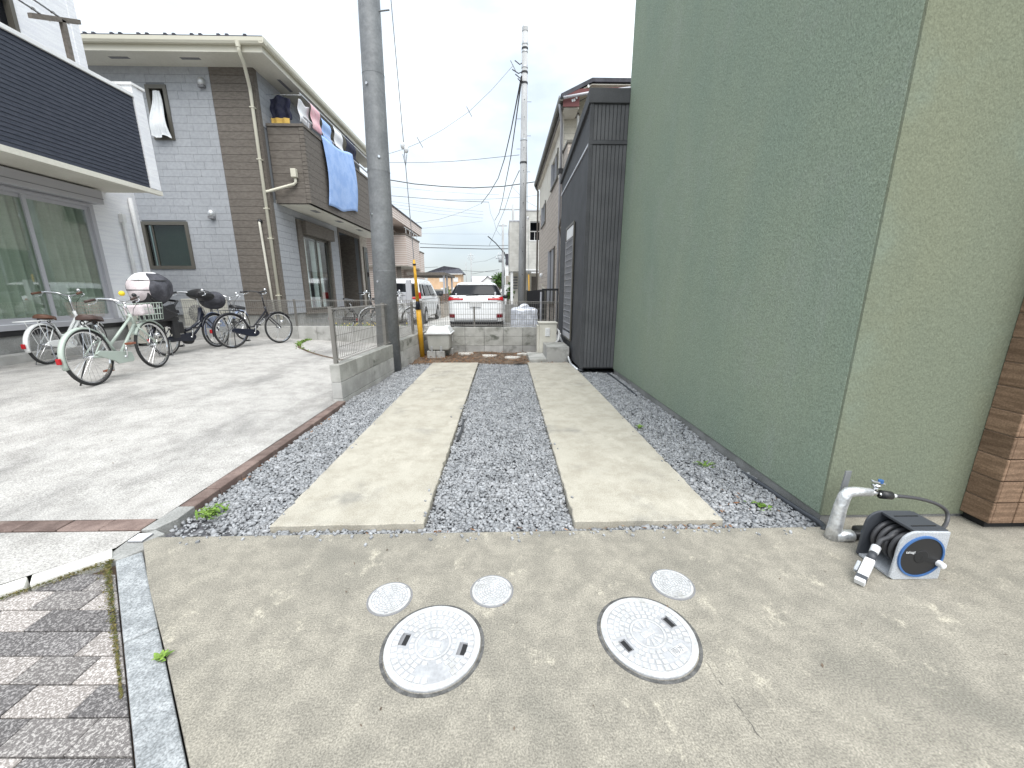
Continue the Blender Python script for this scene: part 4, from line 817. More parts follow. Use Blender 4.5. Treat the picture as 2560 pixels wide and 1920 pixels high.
def bicycle(rear,front,label,frame,rr=.345,rf=.345,fend=None,sad='brownleather',grip='brownleather',tyre='rubber',bask=None,rack=None,caseM=None,handleup=.0,style='city',lean=3,bar='chrome',zz=None,stand='side',seatz=.80,strap=False,texts=None,wide=.27):
    A=Vector((rear[0],rear[1])); B=Vector((front[0],front[1])); L=(B-A).length; a=math.atan2(B.y-A.y,B.x-A.x); z0=zf(*rear) if zz is None else zz; z1=zf(*front) if zz is None else zz
    t=thing('bicycle',(rear[0],rear[1],(z0)),label,'bicycle','bicycles parked on the forecourt',rz=a,local=True); t.rotation_euler=(R(-lean),-math.atan2(z1-z0,L),a)
    fend=fend or frame; caseM=caseM or frame
    Ra=Vector((0,0,rr)); Fa=Vector((L,0,rf))
    wheel(t,'rear_wheel',Ra,rr,tyre=tyre); wheel(t,'front_wheel',Fa,rf,tyre=tyre)
    fender(t,Ra,rr,R(35),R(195),fend); fender(t,Fa,rf,R(35),R(150) if style!='e' else R(165),fend)
    BB=Vector((L*.40,0,.275)); hb=Vector((L-.235,0,rf+.30)); ht=Vector((L-.285,0,rf+.47)); ST=Vector((L*.40-.16,0,.60))
    m=MB(); m.cyl(hb,ht,.021,n=10)
    if style=='city':
        m.path([ht-Vector((0,0,.05)),BB+Vector((-.085,0,.17))],.017,8); m.path([hb+Vector((-.01,0,.03)),BB+Vector((.01,0,.01))],.018,8)
    elif style=='e':
        m.path([hb+Vector((0,0,.06)),hb+Vector((-.16,0,-.22)),BB+Vector((.17,0,.05)),BB+Vector((-.02,0,.06))],.021,8); m.path([ht+Vector((0,0,-.02)),hb+Vector((-.12,0,-.10)),BB+Vector((.12,0,.15)),BB+Vector((-.02,0,.12))],.03,8)
    else:
        m.path([ht-Vector((-.01,0,.1)),Vector((BB.x+.05,0,.40)),BB+Vector((-.06,0,.13))],.019,8); m.path([hb+Vector((0,0,.02)),BB],.021,8)
    m.cyl(BB,ST,.016,n=8); m.cyl(BB+Vector((0,-.04,0)),BB+Vector((0,.04,0)),.024,n=10)
    for s_ in (-1,1):
        y=Vector((0,s_*.055,0)); m.path([BB+Vector((0,s_*.02,0)),BB*.6+Ra*.4+y*.8,Ra+y],.010,6); m.path([ST-Vector((0,0,.05)),ST*.55+Ra*.45+y*.7,Ra+y],.008,6)
        m.path([hb+Vector((.005,s_*.02,-.02)),hb+Vector((.03,s_*.05,-.07)),hb*.4+Fa*.6+y*.95,Fa+Vector((-.02,s_*.055,.05)),Fa+y],.012,6)
    fr=m.build('frame',frame,t,smooth=True)
    if texts:
        d=(hb-BB).normalized(); mid=BB.lerp(hb,.55); 
        up=Vector((0,-1,0)); xa=d; za=up; ya=za.cross(xa); mt=Matrix((xa,ya,za)).transposed().to_4x4(); mt.translation=mid+Vector((0,-.024,.0))
        lettering(texts,.065,'reelwhite',fr,mt,.001)
    # chain case on the right side
    y=-.062; pts=[(BB.x+.11*math.cos(q),BB.z+.075*math.sin(q)) for q in [R(-90)+i*PI/8 for i in range(9)]]; k=.02 if style!='city' else .0
    pts+=[(Ra.x+.02,Ra.z+.055),(Ra.x-.03,Ra.z+.03),(Ra.x-.03,Ra.z-.02),(BB.x-.1,BB.z-.065)]
    if style=='city': pts=[(BB.x+.13,BB.z+.045),(Ra.x+.09,Ra.z+.065),(Ra.x+.03,Ra.z+.035),(Ra.x+.06,Ra.z-.0),(BB.x-.17,BB.z-.03),(BB.x-.12,BB.z-.075),(BB.x+.12,BB.z-.085),(BB.x+.15,BB.z-.05)]
    MB().prism(pts,y-.012,y+.012,'Y').build('chain_case',caseM,t,bevel=.006)
    m=MB(); up=Vector((.03,0,.165)); m.cyl(BB+Vector((0,-.09,0)),BB+Vector((0,-.10,0))+up,.010,n=8); m.cyl(BB+Vector((0,.07,0)),BB+Vector((0,.085,0))-up,.010,n=8); m.cyl(BB+Vector((0,-.09,0)),BB+Vector((0,.08,0)),.012,n=8); m.build('crank','chrome',t,smooth=True)
    for s_,q in ((-1,BB+up+Vector((0,-.15,0))),(1,BB-up+Vector((0,.14,0)))): MB().box(q.x-.045,q.x+.045,q.y-.04,q.y+.04,q.z-.014,q.z+.014).build('pedal','amber' if 'mint' in label else 'blackpl',t,bevel=.006)
    sp=Vector((ST.x-.06,0,seatz)); MB().cyl(ST-Vector((-.01,0,.05)),sp-Vector((0,0,.05)),.0125,n=8).build('seat_post','chrome',t,smooth=True); saddle(t,sp+Vector((-.01,0,.03)),sad)
    # handlebar
    hz=ht.z+.16+handleup; hx=ht.x-.03; m=MB(); m.cyl(ht,(hx,0,hz-.01),.012,n=8); m.cyl((hx-.01,0,hz-.02),(hx+.03,0,hz-.005),.016,n=8)
    hp=[Vector((hx+.02,0,hz)),Vector((hx+.035,.07,hz+.01)),Vector((hx+.02,.15,hz+.045)),Vector((hx-.06,.23,hz+.06)),Vector((hx-.17,wide,hz+.045)),Vector((hx-.24,wide+.01,hz+.03))]
    full=[Vector((p.x,-p.y,p.z)) for p in hp[:0:-1]]+hp; m.path(full,.011,8); hbr=m.build('handlebar',bar,t,smooth=True)
    for s_ in (-1,1):
        MB().cyl((hx-.125,s_*(wide-.012),hz+.05),(hx-.25,s_*(wide+.012),hz+.029),.017,n=10).build('grip',grip,hbr,smooth=True)
        MB().path([(hx-.10,s_*(wide-.02),hz+.045),(hx-.09,s_*wide,hz+.02),(hx-.13,s_*(wide+.01),hz-.0),(hx-.20,s_*(wide+.02),hz-.01)],.006,5).build('brake_lever','chrome',hbr,smooth=True)
        MB().path([(hx-.09,s_*(wide-.03),hz+.04),(hx+.05,s_*.16,hz+.02),(hx+.06,s_*.05,hz-.10),(ht.x+.02,s_*.02,ht.z-.05)],.003,5).build('cable','blackpl',hbr)
    MB().sph((hx-.04,-.17,hz+.085),.028,10,6).build('bell','blackpl' if 'mint' in label else 'chrome',hbr,smooth=True)
    if bask: 
        basket(t,L-.20+.03,L+.14,.36,rf+.36,rf+.60,bask,.005 if strap else .003,5 if strap else 9,3 if strap else 5,strap); MB().box(L-.17,L+.08,-.012,.012,rf+.335,rf+.352).build('basket_bracket','chrome',t)
        MB().cyl((Fa.x,.065,Fa.z),(Fa.x+.0,.075,rf+.36),.004,n=5).build('basket_stay','chrome',t)
    if rack:
        m=MB(); zr=rr*2+.06
        for y in (-.07,-.025,.025,.07): m.path([(-.30,y,zr-.0),(.18,y,zr),(.20,y,zr-.02)],.005,5)
        for x in (-.30,-.1,.1): m.path([(x,-.07,zr),(x,.07,zr)],.005,5)
        for s_ in(-1,1): m.path([(-.12,s_*.075,zr),(.0,s_*.07,rr)],.005,5)
        m.build('rear_rack',rack,t)
    an=R(188); MB().box(-rr-.055,-rr-.028,-.022,.022,rr-.02,rr+.05).build('tail_reflector','red',t,bevel=.008)
    if stand=='side': MB().path([(.03,.06,rr-.03),(-.02,.10,.16),(-.05,.14+math.tan(R(lean))*.1,.006)],.009,6).build('kickstand','blackpl',t,smooth=True)
    else: MB().path([(.0,.07,rr),(-.05,.13,.01),(-.05,-.13,.01),(.0,-.07,rr)],.008,6).build('centre_stand',stand,t)
    MB().path(arcpts((rr*.62,0,rr+.22),.05,R(-60),R(240),10,'yz'),.008,6).build('ring_lock','blackpl',t)
    MB().cyl((Fa.x-.01,-.075,Fa.z+.14),(Fa.x+.05,-.075,Fa.z+.14),.028,.034,n=12).build('headlamp','chrome',t,smooth=True)
    return t
b1=bicycle((-5.02,4.73),(-5.21,5.83),'mint green city bicycle with brown saddle and wire basket, nearest','mint',bask='mint',strap=True,style='city',wide=.25)
MB().box(.92,1.16,-.12,.12,.78,.93).build('bag','palepink',b1,bevel=.03); MB().sph((.78,-.02,1.09),.035,8,6).build('toy','yellowpl',b1,smooth=True)
b2=bicycle((-6.95,5.95),(-7.19,6.91),'small white bicycle with tan saddle and grips beside the house step','bikewhite',rr=.30,rf=.30,sad='tanleather',grip='tanleather',bask='tan',rack='bikewhite',stand='chrome',style='mini',seatz=.70,lean=0,handleup=.09)
b3=bicycle((-5.83,6.75),(-5.75,7.85),'dark navy electric bicycle with child seat and rain hood','bikenavy',rr=.27,rf=.33,sad='blackpl',grip='blackpl',style='e',caseM='bikenavy',stand='chrome',lean=0,seatz=.76,texts='HYDEE',bar='silverpaint',handleup=.06)
L3=1.10
# child seat and hood of the electric bicycle
cs=MB(); cs.box(-.24,.16,-.17,.17,.60,.66); cs.obox((-.22,0,.86),(.03,0,.02),(0,.17,0),(-.05,0,.22)); 
for s_ in(-1,1): cs.obox((-.04,s_*.17,.74),(.16,0,.04),(0,.018,0),(-.02,0,.10)); cs.box(.04,.14,s_*.13-.03,s_*.13+.03,.30,.62)
cs.path([(.10,-.18,.84),(.20,-.16,.92),(.21,0,.94),(.20,.16,.92),(.10,.18,.84)],.02,8); cs.obox((-.02,0,.56),(.2,0,0),(0,.10,0),(0,0,.05))
for s_ in (-1,1): cs.path([(-.26,s_*.17,.98),(-.06,s_*.175,.80),(.12,s_*.175,.70)],.022,6)
seat=cs.build('child_seat','blackpl',b3,bevel=.015)
c3=(-.08,0,1.13); rr3=(.30,.27,.27)
def wob(q): return [q[0]+.012*math.sin(q[2]*23+q[1]*11),q[1]+.012*math.sin(q[0]*19+q[2]*13),q[2]+.008*math.sin(q[0]*17)]
MB().sph(c3,rr3,24,8,R(0),R(62),0,2*PI,wob).build('hood_top','whitecloth',seat,smooth=True)
MB().sph(c3,rr3,14,12,R(62),R(150),R(150),R(228),wob).build('hood_back_panel','palepink',seat,smooth=True)
MB().sph(c3,[x*1.012 for x in rr3],16,14,R(25),R(155),R(228),R(405),wob).build('hood_side_panel','greycloth',seat,smooth=True)
MB().sph(c3,rr3,16,12,R(62),R(150),R(45),R(150),wob).build('hood_far_panel','greycloth',seat,smooth=True)
MB().path([(c3[0]+rr3[0]*1.01*math.sin(R(62))*math.cos(q),rr3[1]*1.01*math.sin(R(62))*math.sin(q),c3[2]+rr3[2]*math.cos(R(62))) for q in [i*PI/16 for i in range(32)]],.008,5,True).build('hood_piping','blackpl',seat)
MB().path([(c3[0]+rr3[0]*1.01*math.sin(R(95))*math.cos(q),rr3[1]*1.01*math.sin(R(95))*math.sin(q),c3[2]+rr3[2]*math.cos(R(95))) for q in [R(150)+i*R(78)/16 for i in range(17)]],.007,5).build('hood_piping','blackpl',seat)
MB().sph((L3+.06,0,.93),(.24,.20,.17),18,12,fn=lambda q:[q[0],q[1]+.02*math.sin(q[0]*20),q[2]+.02*math.sin(q[0]*15+q[1]*9)]).build('basket_cover','greycloth',b3,smooth=True)
MB().sph((L3-.22,0,1.02),(.14,.24,.10),16,10,fn=lambda q:[q[0]+.02*math.sin(q[1]*20),q[1],q[2]+.02*math.sin(q[0]*25)]).build('handlebar_muff','blackpl',b3,smooth=True)
MB().cyl((.44,-.05,.24),(.44,.05,.24),.095,n=18).build('motor','blackpl',b3,bevel=.01); MB().box(.15,.36,-.05,.05,.36,.56).build('battery','blackpl',b3,bevel=.02)
b5=bicycle((-5.41,7.79),(-5.02,8.75),'black bicycle with front wire basket and pale lettering, closest to pole','bikeblack',sad='blackpl',grip='blackpl',bask='fence',rack='bikeblack',stand='blackpl',style='mini',lean=0,caseM='bikenavy',texts='STPOLA',bar='bikeblack',handleup=.10,rr=.34,rf=.34)
b4=bicycle((-5.95,8.1),(-6.05,9.1),'bicycle with pale blue skirt guard hidden behind the black ones','silverpaint',rr=.33,rf=.33,sad='blackpl',grip='reelwhite',stand='chrome',style='mini',lean=0,fend='bluepl')
MB().lathe([(.12,-.05),(.33,-.05)],24,(0,0,.33),'Y',a0=R(0),a1=R(170)).build('skirt_guard','bluepl',b4,solid=.004)
b6=bicycle((-4.3,10.55),(-3.35,10.85),'dark bicycle standing behind mesh fence near the flower bed','bikeblack',sad='blackpl',grip='blackpl',stand='blackpl',style='mini',lean=0,zz=.29,rr=.31,rf=.31)
b7=bicycle((-3.35,9.95),(-2.42,10.45),'bicycle with black tyre seen just right of the pole behind fence','silverpaint',sad='blackpl',grip='blackpl',stand='blackpl',style='mini',lean=0,zz=.30,rr=.31,rf=.31)

# ---------------- cars (rings of rounded outline stacked in height)
def car(loc,rz,label,W,L,prof,cat,rad=.16,spec=None):
    """prof: list of (z, half width, rear y, front y, corner radius)"""
    t=thing('parked_'+cat,loc,label,cat,None,rz=rz,local=True); zs=[p[0] for p in prof]
    def at(z):
        for a,b in zip(prof,prof[1:]):
            if a[0]<=z<=b[0]:
                f=(z-a[0])/(b[0]-a[0]); return [a[i]+(b[i]-a[i])*f for i in range(5)]
        return list(prof[-1])
    def outline(z,n=9):
        _,w_,yr,yf,r=at(z); r=min(r,w_*.95); P=[]
        def bul(x): return .05*(x/w_)**2   # the tail is slightly bowed
        for i in range(7): x=-(w_-r)+2*(w_-r)*i/6; P.append((x,yr+bul(x)))
        for i in range(1,n+1): a=-PI/2+PI/2*i/n; P.append((w_-r+r*math.cos(a),yr+r+r*math.sin(a)+bul(w_-r)))
        for i in range(1,9): P.append((w_,yr+r+.05+(yf-yr-2*r-.05)*i/8))
        for i in range(1,n+1): a=PI/2*i/n; P.append((w_-r+r*math.cos(a),yf-r+r*math.sin(a)))
        k=len(P); 
        for i in range(1,7): P.append(((w_-r)-2*(w_-r)*i/6,yf))
        for i in range(1,n+1): a=PI/2+PI/2*i/n; P.append((-(w_-r)+r*math.cos(a),yf-r+r*math.sin(a)))
        for i in range(1,9): P.append((-w_,yf-r-(yf-yr-2*r-.05)*i/8))
        for i in range(1,n): a=PI+PI/2*i/n; P.append((-(w_-r)+r*math.cos(a),yr+r+r*math.sin(a)+bul(w_-r)))
        return P
    Zs=sorted(set(zs+[zs[0]+(zs[-1]-zs[0])*i/28 for i in range(29)])); rings=[outline(z) for z in Zs]; k=len(rings[0]); m=MB()
    m.add([(x,y,z) for z,rg in zip(Zs,rings) for x,y in rg],[(i*k+j,i*k+(j+1)%k,(i+1)*k+(j+1)%k,(i+1)*k+j) for i in range(len(Zs)-1) for j in range(k)]+[tuple(range(k-1,-1,-1)),tuple((len(Zs)-1)*k+j for j in range(k))])
    body=m.build('body','carwhite',t,smooth=True)
    md=body.modifiers.new('w','WEIGHTED_NORMAL'); md.weight=60
    def skin(fn,nu,nv,off,name,mat,par=None):
        """a patch lying off the body skin; fn(u,v) -> (arc position along outline in index units, z)"""
        def q(u,v):
            s_,z=fn(u,v); P=outline(z); s_%=k; i=int(s_)%k; f=s_-int(s_); a=Vector(P[i]); b=Vector(P[(i+1)%k]); p=a.lerp(b,f); tng=(Vector(P[(i+1)%k])-Vector(P[i-1 if f<.5 else i])).normalized(); nn=Vector((tng.y,-tng.x)); p=p+nn*off; return (p.x,p.y,z)
        return MB().grid(q,nu,nv).build(name,mat,par or t,smooth=True,solid=.004)
    return t,outline,skin,k,at,body
def emblem(t,y,z,mat):   # simple chrome letter badge in a frame
    m=MB(); 
    for s_ in(-1,1): m.obox((s_*.027,y,z),(.006,0,0),(0,.006,0),(s_*.006,0,.032))
    m.box(-.024,.024,y-.006,y+.006,z-.005,z+.005); return m.build('emblem',mat,t)
wagon,ol,skin,k,at,body=car((-.86,12.0,.045),0,'white station wagon parked behind the back fence, seen from the rear',1.70,4.4,
  [(.20,.74,.16,4.2,.25),(.30,.82,.04,4.33,.25),(.45,.845,.0,4.38,.25),(.70,.85,.01,4.40,.25),(.92,.85,.03,4.38,.20),(1.04,.845,.06,4.0,.18),(1.12,.82,.10,3.3,.16),(1.16,.78,.15,3.1,.16),(1.42,.66,.38,2.5,.16),(1.51,.60,.46,2.2,.18),(1.555,.50,.60,2.0,.2)],'car')
# indices on the outline: 0..6 tail, 7..15 right corner, 16..23 right side
def rowx(z,x): w_=at(z)[1]; r=min(at(z)[4],w_*.95); return (x+(w_-r))/(2*(w_-r))*6
skin(lambda u,v:(-6.5+u*19,1.155+.31*v),24,10,.012,'rear_window','carglass')
skin(lambda u,v:(-4.0+u*14,1.475+.04*v),18,3,.016,'spoiler','carwhite'); skin(lambda u,v:(-3+u*12,1.44+.03*v),18,2,.014,'spoiler_shade','blackpl')
for s_ in(-1,1):
    skin(lambda u,v:(3+s_*(1.7+u*8.6),.985+.03*(1-u)+(.05+.085*u)*v),16,6,.014,'tail_light','red'); skin(lambda u,v:(3+s_*(2.3+u*7.6),1.08+.045*u+.03*v),14,4,.016,'tail_light_clear','silverpaint')
    skin(lambda u,v:(3+s_*(3.9+u*5.5),.48+.12*v),8,5,.012,'rear_reflector','reddark')
    skin(lambda u,v:(3+s_*(13.6+u*6.5),1.10+.27*v),10,6,.010,'side_window','carglass')
    w0=MB().cyl((s_*.80,.75,.30),(s_*.845,.75,.30),.31,n=28).build('wheel','rubber',wagon,bevel=.01); MB().cyl((s_*.84,.75,.30),(s_*.85,.75,.30),.2,n=20).build('rim','silverpaint',w0)
    w0=MB().cyl((s_*.80,3.45,.30),(s_*.845,3.45,.30),.31,n=28).build('wheel','rubber',wagon,bevel=.01); MB().cyl((s_*.84,3.45,.30),(s_*.85,3.45,.30),.2,n=20).build('rim','silverpaint',w0)
    MB().sph((s_*.93,2.85,1.08),(.10,.06,.075),10,8).build('door_mirror','carwhite' if s_<0 else 'blackpl',wagon,smooth=True)
skin(lambda u,v:(-.4+u*6.8,.935+.012*v),14,1,.006,'tailgate_seam','slot')
skin(lambda u,v:(-8+u*22,.20+.16*v),24,4,.016,'lower_bumper','blackpl'); skin(lambda u,v:(-2+u*10,.375+.06*v),14,2,.010,'bumper_insert','silverpaint'); skin(lambda u,v:(1+u*4,.24+.02*v),8,1,.018,'bumper_trim','silverpaint')
skin(lambda u,v:(-2.0+u*10,.445+.008*v),16,1,.006,'bumper_seam','slot')
MB().box(-.165,.165,-.012,.02,.80,.965).build('number_plate','plate',wagon,bevel=.006); emblem(wagon,.062,1.065,'chrome')
MB().path([(-.02,.165,1.135),(.12,.17,1.15),(.30,.19,1.16),(-.28,.18,1.15)],.012,6).build('rear_wiper','blackpl',wagon) if False else MB().obox((-.10,.120,1.175),(.19,.0,.012),(0,.012,.006),(0,-.006,.012)).build('rear_wiper','blackpl',wagon)
for x,z in ((-.60,1.20),(.60,1.20),(.60,1.24)): MB().cyl((x,.19,z-.01),(x,.17,z-.01),.025,n=12).build('sticker','reelwhite',wagon)
van,ol,skin,k,at,body=car((-4.05,15.35,.02),0,'white minivan parked left of the wagon, partly behind the pole',1.70,4.7,
  [(.22,.76,.10,4.5,.2),(.32,.83,.03,4.62,.2),(.5,.85,.0,4.68,.2),(.9,.85,.01,4.66,.2),(1.02,.84,.02,4.45,.2),(1.12,.82,.04,4.05,.18),(1.25,.80,.06,3.85,.18),(1.62,.74,.14,3.2,.18),(1.76,.68,.24,2.9,.2),(1.80,.58,.4,2.6,.22)],'minivan')
skin(lambda u,v:(-2.0+u*10,1.10+.50*v),20,10,.010,'rear_window','carglass')
skin(lambda u,v:(12.5+u*3.2,1.12+.46*v),8,6,.010,'rear_quarter_window','carglass'); skin(lambda u,v:(16.2+u*2.6,1.12+.46*v),8,6,.010,'side_window','carglass'); skin(lambda u,v:(19.1+u*2.6,1.12+.46*v),8,6,.010,'side_window','carglass'); skin(lambda u,v:(16+u*6,1.13+.44*v),8,6,.005,'cabin','carglass')
skin(lambda u,v:(-20+u*5,1.12+.46*v),8,6,.010,'side_window','carglass')
skin(lambda u,v:(6.6+u*6.2,1.02+.24*v),12,6,.014,'tail_light','red'); skin(lambda u,v:(3.6+u*4,1.0+.09*v),10,3,.013,'tail_light','red'); skin(lambda u,v:(-6.8+u*6.2,1.02+.24*v),12,6,.014,'tail_light','red')
skin(lambda u,v:(13.5+u*9,.985+.02*v),14,1,.008,'slide_rail','slot'); skin(lambda u,v:(12+u*12,.23+.1*v),14,2,.008,'sill','carwhite')
MB().box(-.165,.165,-.012,.02,.72,.885).build('number_plate','plate',van,bevel=.006)
for y in (.88,3.75):
    for s_ in(-1,1):
        MB().cyl((s_*.80,y,.335),(s_*.856,y,.335),.37,n=30).build('wheel_arch','blackpl',van); w0=MB().cyl((s_*.74,y,.30),(s_*.862,y,.30),.305,n=28).build('wheel','rubber',van,bevel=.015); MB().cyl((s_*.85,y,.30),(s_*.868,y,.30),.2,n=20).build('rim','silverpaint',w0)
for s_ in(-1,1): MB().sph((s_*.98,3.95,1.17),(.12,.07,.095),12,8).build('door_mirror','blackpl',van,smooth=True)
for x in (-.45,.45): MB().box(x-.02,x+.02,.8,2.4,1.80,1.84).build('roof_rail','silverpaint',van)
# ---------------- poles and wires
pn=thing('utility_pole',(-1.985,6.62,0),'thick galvanised steel utility pole standing in the block wall gap','utility pole')
top=Vector((-1.80,6.65,11.0)); b0=Vector((-1.985,6.62,-.1))
m=MB(); nsec=10
for i in range(nsec):
    a=b0.lerp(top,i/nsec); c=b0.lerp(top,(i+1)/nsec); r0=.192-.0075*11*i/nsec; r1=.192-.0075*11*(i+1)/nsec; m.cyl(a,c,r0,r1,28,cap=(i in(0,nsec-1)))
m.build('shaft','polesteel',pn,smooth=True,fixn=True)
for z in (1.62,3.1,4.4,5.6): 
    c=b0.lerp(top,(z+.1)/11.1); r=.192-.0075*z; MB().cyl(c,c+Vector((0,0,.02)),r+.002,r+.002,28,cap=False).build('joint_band','polesteel',pn,smooth=True)
for z,a in ((1.55,-1.9),(2.55,-2.2),(3.35,-1.2),(4.3,-1.9)): c=b0.lerp(top,z/11); r=.192-.0075*z; MB().cyl(c+Vector((math.cos(a)*r,math.sin(a)*r,0)),c+Vector((math.cos(a)*(r+.02),math.sin(a)*(r+.02),0)),.022,.018,10).build('bolt','chrome',pn)
MB().cyl((-1.80,6.6,5.18),(-1.60,6.58,5.19),.010,n=6).build('step_peg','polesteel',pn)
MB().obox((-1.96,6.425,.055),(.035,0,0),(0,.004,0),(0,0,.012)).build('tag_plate','reelwhite',pn)
gy=thing('guy_wire',(-1.71,8.0,-.02),'steel guy wire with yellow guard tube beside the utility pole','guy wire')
G0=Vector((-1.71,8.03,-.03)); G1=Vector((-1.755,6.66,10.45)); gl=lambda z:G0.lerp(G1,(z-G0.z)/(G1.z-G0.z))
MB().cyl(gl(1.8),gl(10.4),.007,n=6).build('wire','wiregrey',gy)
gd_=MB(); gd_.cyl(gl(-.03),gl(.98),.052,.050,16); gd_.build('guard_tube','yellow',gy,smooth=True); MB().cyl(gl(1.12),gl(1.90),.038,.022,14).build('guard_tube','yellow',gy,smooth=True)
MB().cyl(gl(.96),gl(1.16),.058,.03,14).build('guard_collar','bikenavy',gy,smooth=True); MB().cyl(gl(1.80),gl(1.83),.032,n=12).build('guard_band','blackpl',gy)
for z,dx in ((3.78,-.02),(3.72,.035)): MB().sph(gl(z)+Vector((dx,0,0)),(.04,.04,.06),12,8).build('insulator','reelwhite',gy,smooth=True)
MB().path([gl(3.65)+Vector((-.03,0,0)),gl(3.45),gl(3.65)+Vector((.04,0,0))],.006,5).build('clamp','wire',gy)
pf=thing('utility_pole',(.66,14.5,0),'concrete utility pole with pointed cap standing behind the silver cover','utility pole')
bp=Vector((.665,14.5,0)); tp=Vector((.725,14.5,9.35)); MB().cyl(bp,tp,.147,.09,22).build('shaft','poleconc',pf,smooth=True,fixn=True); MB().cyl(tp,tp+Vector((0,0,.12)),.098,.092,18).build('cap_ring','poleconc',pf); MB().cyl(tp+Vector((0,0,.12)),tp+Vector((0,0,.33)),.092,.004,18).build('cap','silverpaint',pf)
pp=lambda z: bp.lerp(tp,z/9.35)
for z in (9.0,8.86,8.78,8.35,8.2,7.9,6.25,5.55): r=.147-.0061*z; MB().cyl(pp(z),pp(z+.05),r+.012,n=18).build('band',random.choice(('silverpaint','wire')),pf)
for i,z in enumerate((1.9,2.7,3.5,4.3,4.9,5.3,6.0,6.4,6.9,7.4)):
    s_=1 if i%2 else -1
    if z>5: MB().cyl(pp(z)+Vector((s_*.1,0,0)),pp(z)+Vector((s_*.24,0,0)),.008,n=5).build('step_peg','wiregrey',pf)
    MB().cyl(pp(z)+Vector((.0,-.135,0)),pp(z)+Vector((0,-.155,0)),.014,n=6).build('bolt','wire',pf)
m=MB()
for z,l in ((8.5,.32),(8.25,.40),(8.12,.30),(8.0,.22)): m.path([pp(z)+Vector((-.08,0,0)),pp(z)+Vector((-l*.5,-.03,-.06)),pp(z)+Vector((-l,-.03,.05))],.016,5)
m.build('cable_brackets','wire',pf)
g2=thing('guy_wire',(.94,14.2,0),'thin guy wire with yellow guard tube beside the far pole','guy wire')
A,B=Vector((.95,14.2,0)),Vector((.80,14.45,6.2)); l2=lambda z:A.lerp(B,z/6.2); MB().cyl(l2(.1),l2(1.9),.028,.024,10).build('guard_tube','yellow',g2,smooth=True); MB().cyl(l2(1.9),l2(6.2),.006,n=5).build('wire','wiregrey',g2); MB().sph(l2(3.8),(.04,.04,.06),8,6).build('insulator','reelwhite',g2)
def wire(pts,r,label,sag=0,mat='wire',marks=()):
    a,b=Vector(pts[0]),Vector(pts[-1]); P=[]
    if len(pts)==2:
        for i in range(25): f=i/24; p=a.lerp(b,f); p.z-=4*sag*f*(1-f); P.append(p)
    else: P=[Vector(p) for p in pts]
    t=thing('overhead_wire',tuple(P[0]),label,'wire','overhead wires'); MB().path(P,r*.75,5).build('cable',mat,t)
    for f in marks:
        i=int(f*(len(P)-1)); MB().cyl(P[i]-Vector((.08,0,-.14)),P[i]+Vector((.08,0,-.14)),.012,n=6).build('marker',mat,t)
    return t
# WIRES
wire([(0.34, 14.4, 8.37), (-0.35, 14.2, 7.6), (-1.07, 14.0, 6.9), (-1.85, 13.6, 6.25), (-2.53, 13.2, 5.74), (-2.98, 13.0, 5.49), (-3.49, 12.8, 5.27)],0.009,'grey wire with small markers sagging from far pole to the near pole',mat='wiregrey',marks=(0.07, 0.34, 0.67))
wire([(0.61, 14.3, 8.03), (0.38, 20.0, 8.56), (0.08, 24.0, 8.56), (-0.32, 28.0, 8.62), (-1.06, 33.0, 8.89), (-2.01, 38.0, 9.11)],0.035,'thick twisted black cable dropping steeply left of the far pole, outer one',mat='wire',marks=())
wire([(0.61, 14.3, 7.95), (0.6, 20.0, 8.92), (0.43, 24.0, 8.61), (0.2, 30.0, 8.93), (-0.06, 36.0, 8.98), (-0.42, 42.0, 9.06), (-0.99, 48.0, 9.38)],0.035,'thick twisted black cable dropping steeply left of the far pole, inner one',mat='wire',marks=())
wire([(-5.34, 20.0, 7.17), (-3.48, 18.5, 6.74), (-2.02, 17.0, 6.35), (-0.94, 16.0, 6.13), (0.56, 14.6, 5.85)],0.011,'highest thin black wire crossing to the far pole',mat='wire',marks=())
wire([(-6.43, 24.0, 7.46), (-5.05, 24.0, 7.26), (-3.38, 24.0, 7.13), (-1.69, 24.0, 7.07), (0.01, 24.0, 7.16), (0.93, 24.0, 7.28), (2.0, 24.0, 7.43)],0.035,'thick black cable crossing the street, second from the top',mat='wire',marks=())
wire([(-8.02, 30.0, 7.97), (-5.77, 30.0, 7.81), (-3.35, 30.0, 7.65), (-1.03, 30.0, 7.58)],0.022,'thin wire with clips crossing under the thick cable',mat='wire',marks=())
wire([(-9.01, 34.0, 9.52), (-5.14, 34.0, 9.19), (-2.06, 34.0, 9.02), (-0.33, 34.0, 8.99)],0.014,'faint grey wire crossing high behind the clipped wire',mat='wiregrey',marks=())
wire([(-4.86, 32.0, 8.16), (-1.94, 32.0, 8.17), (1.25, 32.0, 8.34), (2.81, 32.0, 8.53)],0.018,'grey wire passing behind the far pole above pale modern house',mat='wiregrey',marks=())
wire([(-9.66, 36.0, 8.86), (-5.5, 36.0, 8.37), (-1.73, 36.0, 8.08)],0.014,'thin parallel wire, upper of the three with dead ends',mat='wiregrey',marks=())
wire([(-9.68, 36.0, 8.65), (-5.51, 36.0, 8.14), (-1.73, 36.0, 7.82)],0.014,'thin parallel wire, middle of the three with dead ends',mat='wiregrey',marks=())
wire([(-9.7, 36.0, 8.39), (-5.52, 36.0, 7.86), (-1.74, 36.0, 7.55)],0.014,'thin parallel wire, lowest of the three with dead ends',mat='wiregrey',marks=())
wire([(-6.27, 27.0, 5.59), (-4.62, 30.0, 6.42), (-3.31, 33.0, 7.45), (-2.08, 38.0, 9.11)],0.018,'grey wire rising from the striped house roof to the dangling cables',mat='wiregrey',marks=())
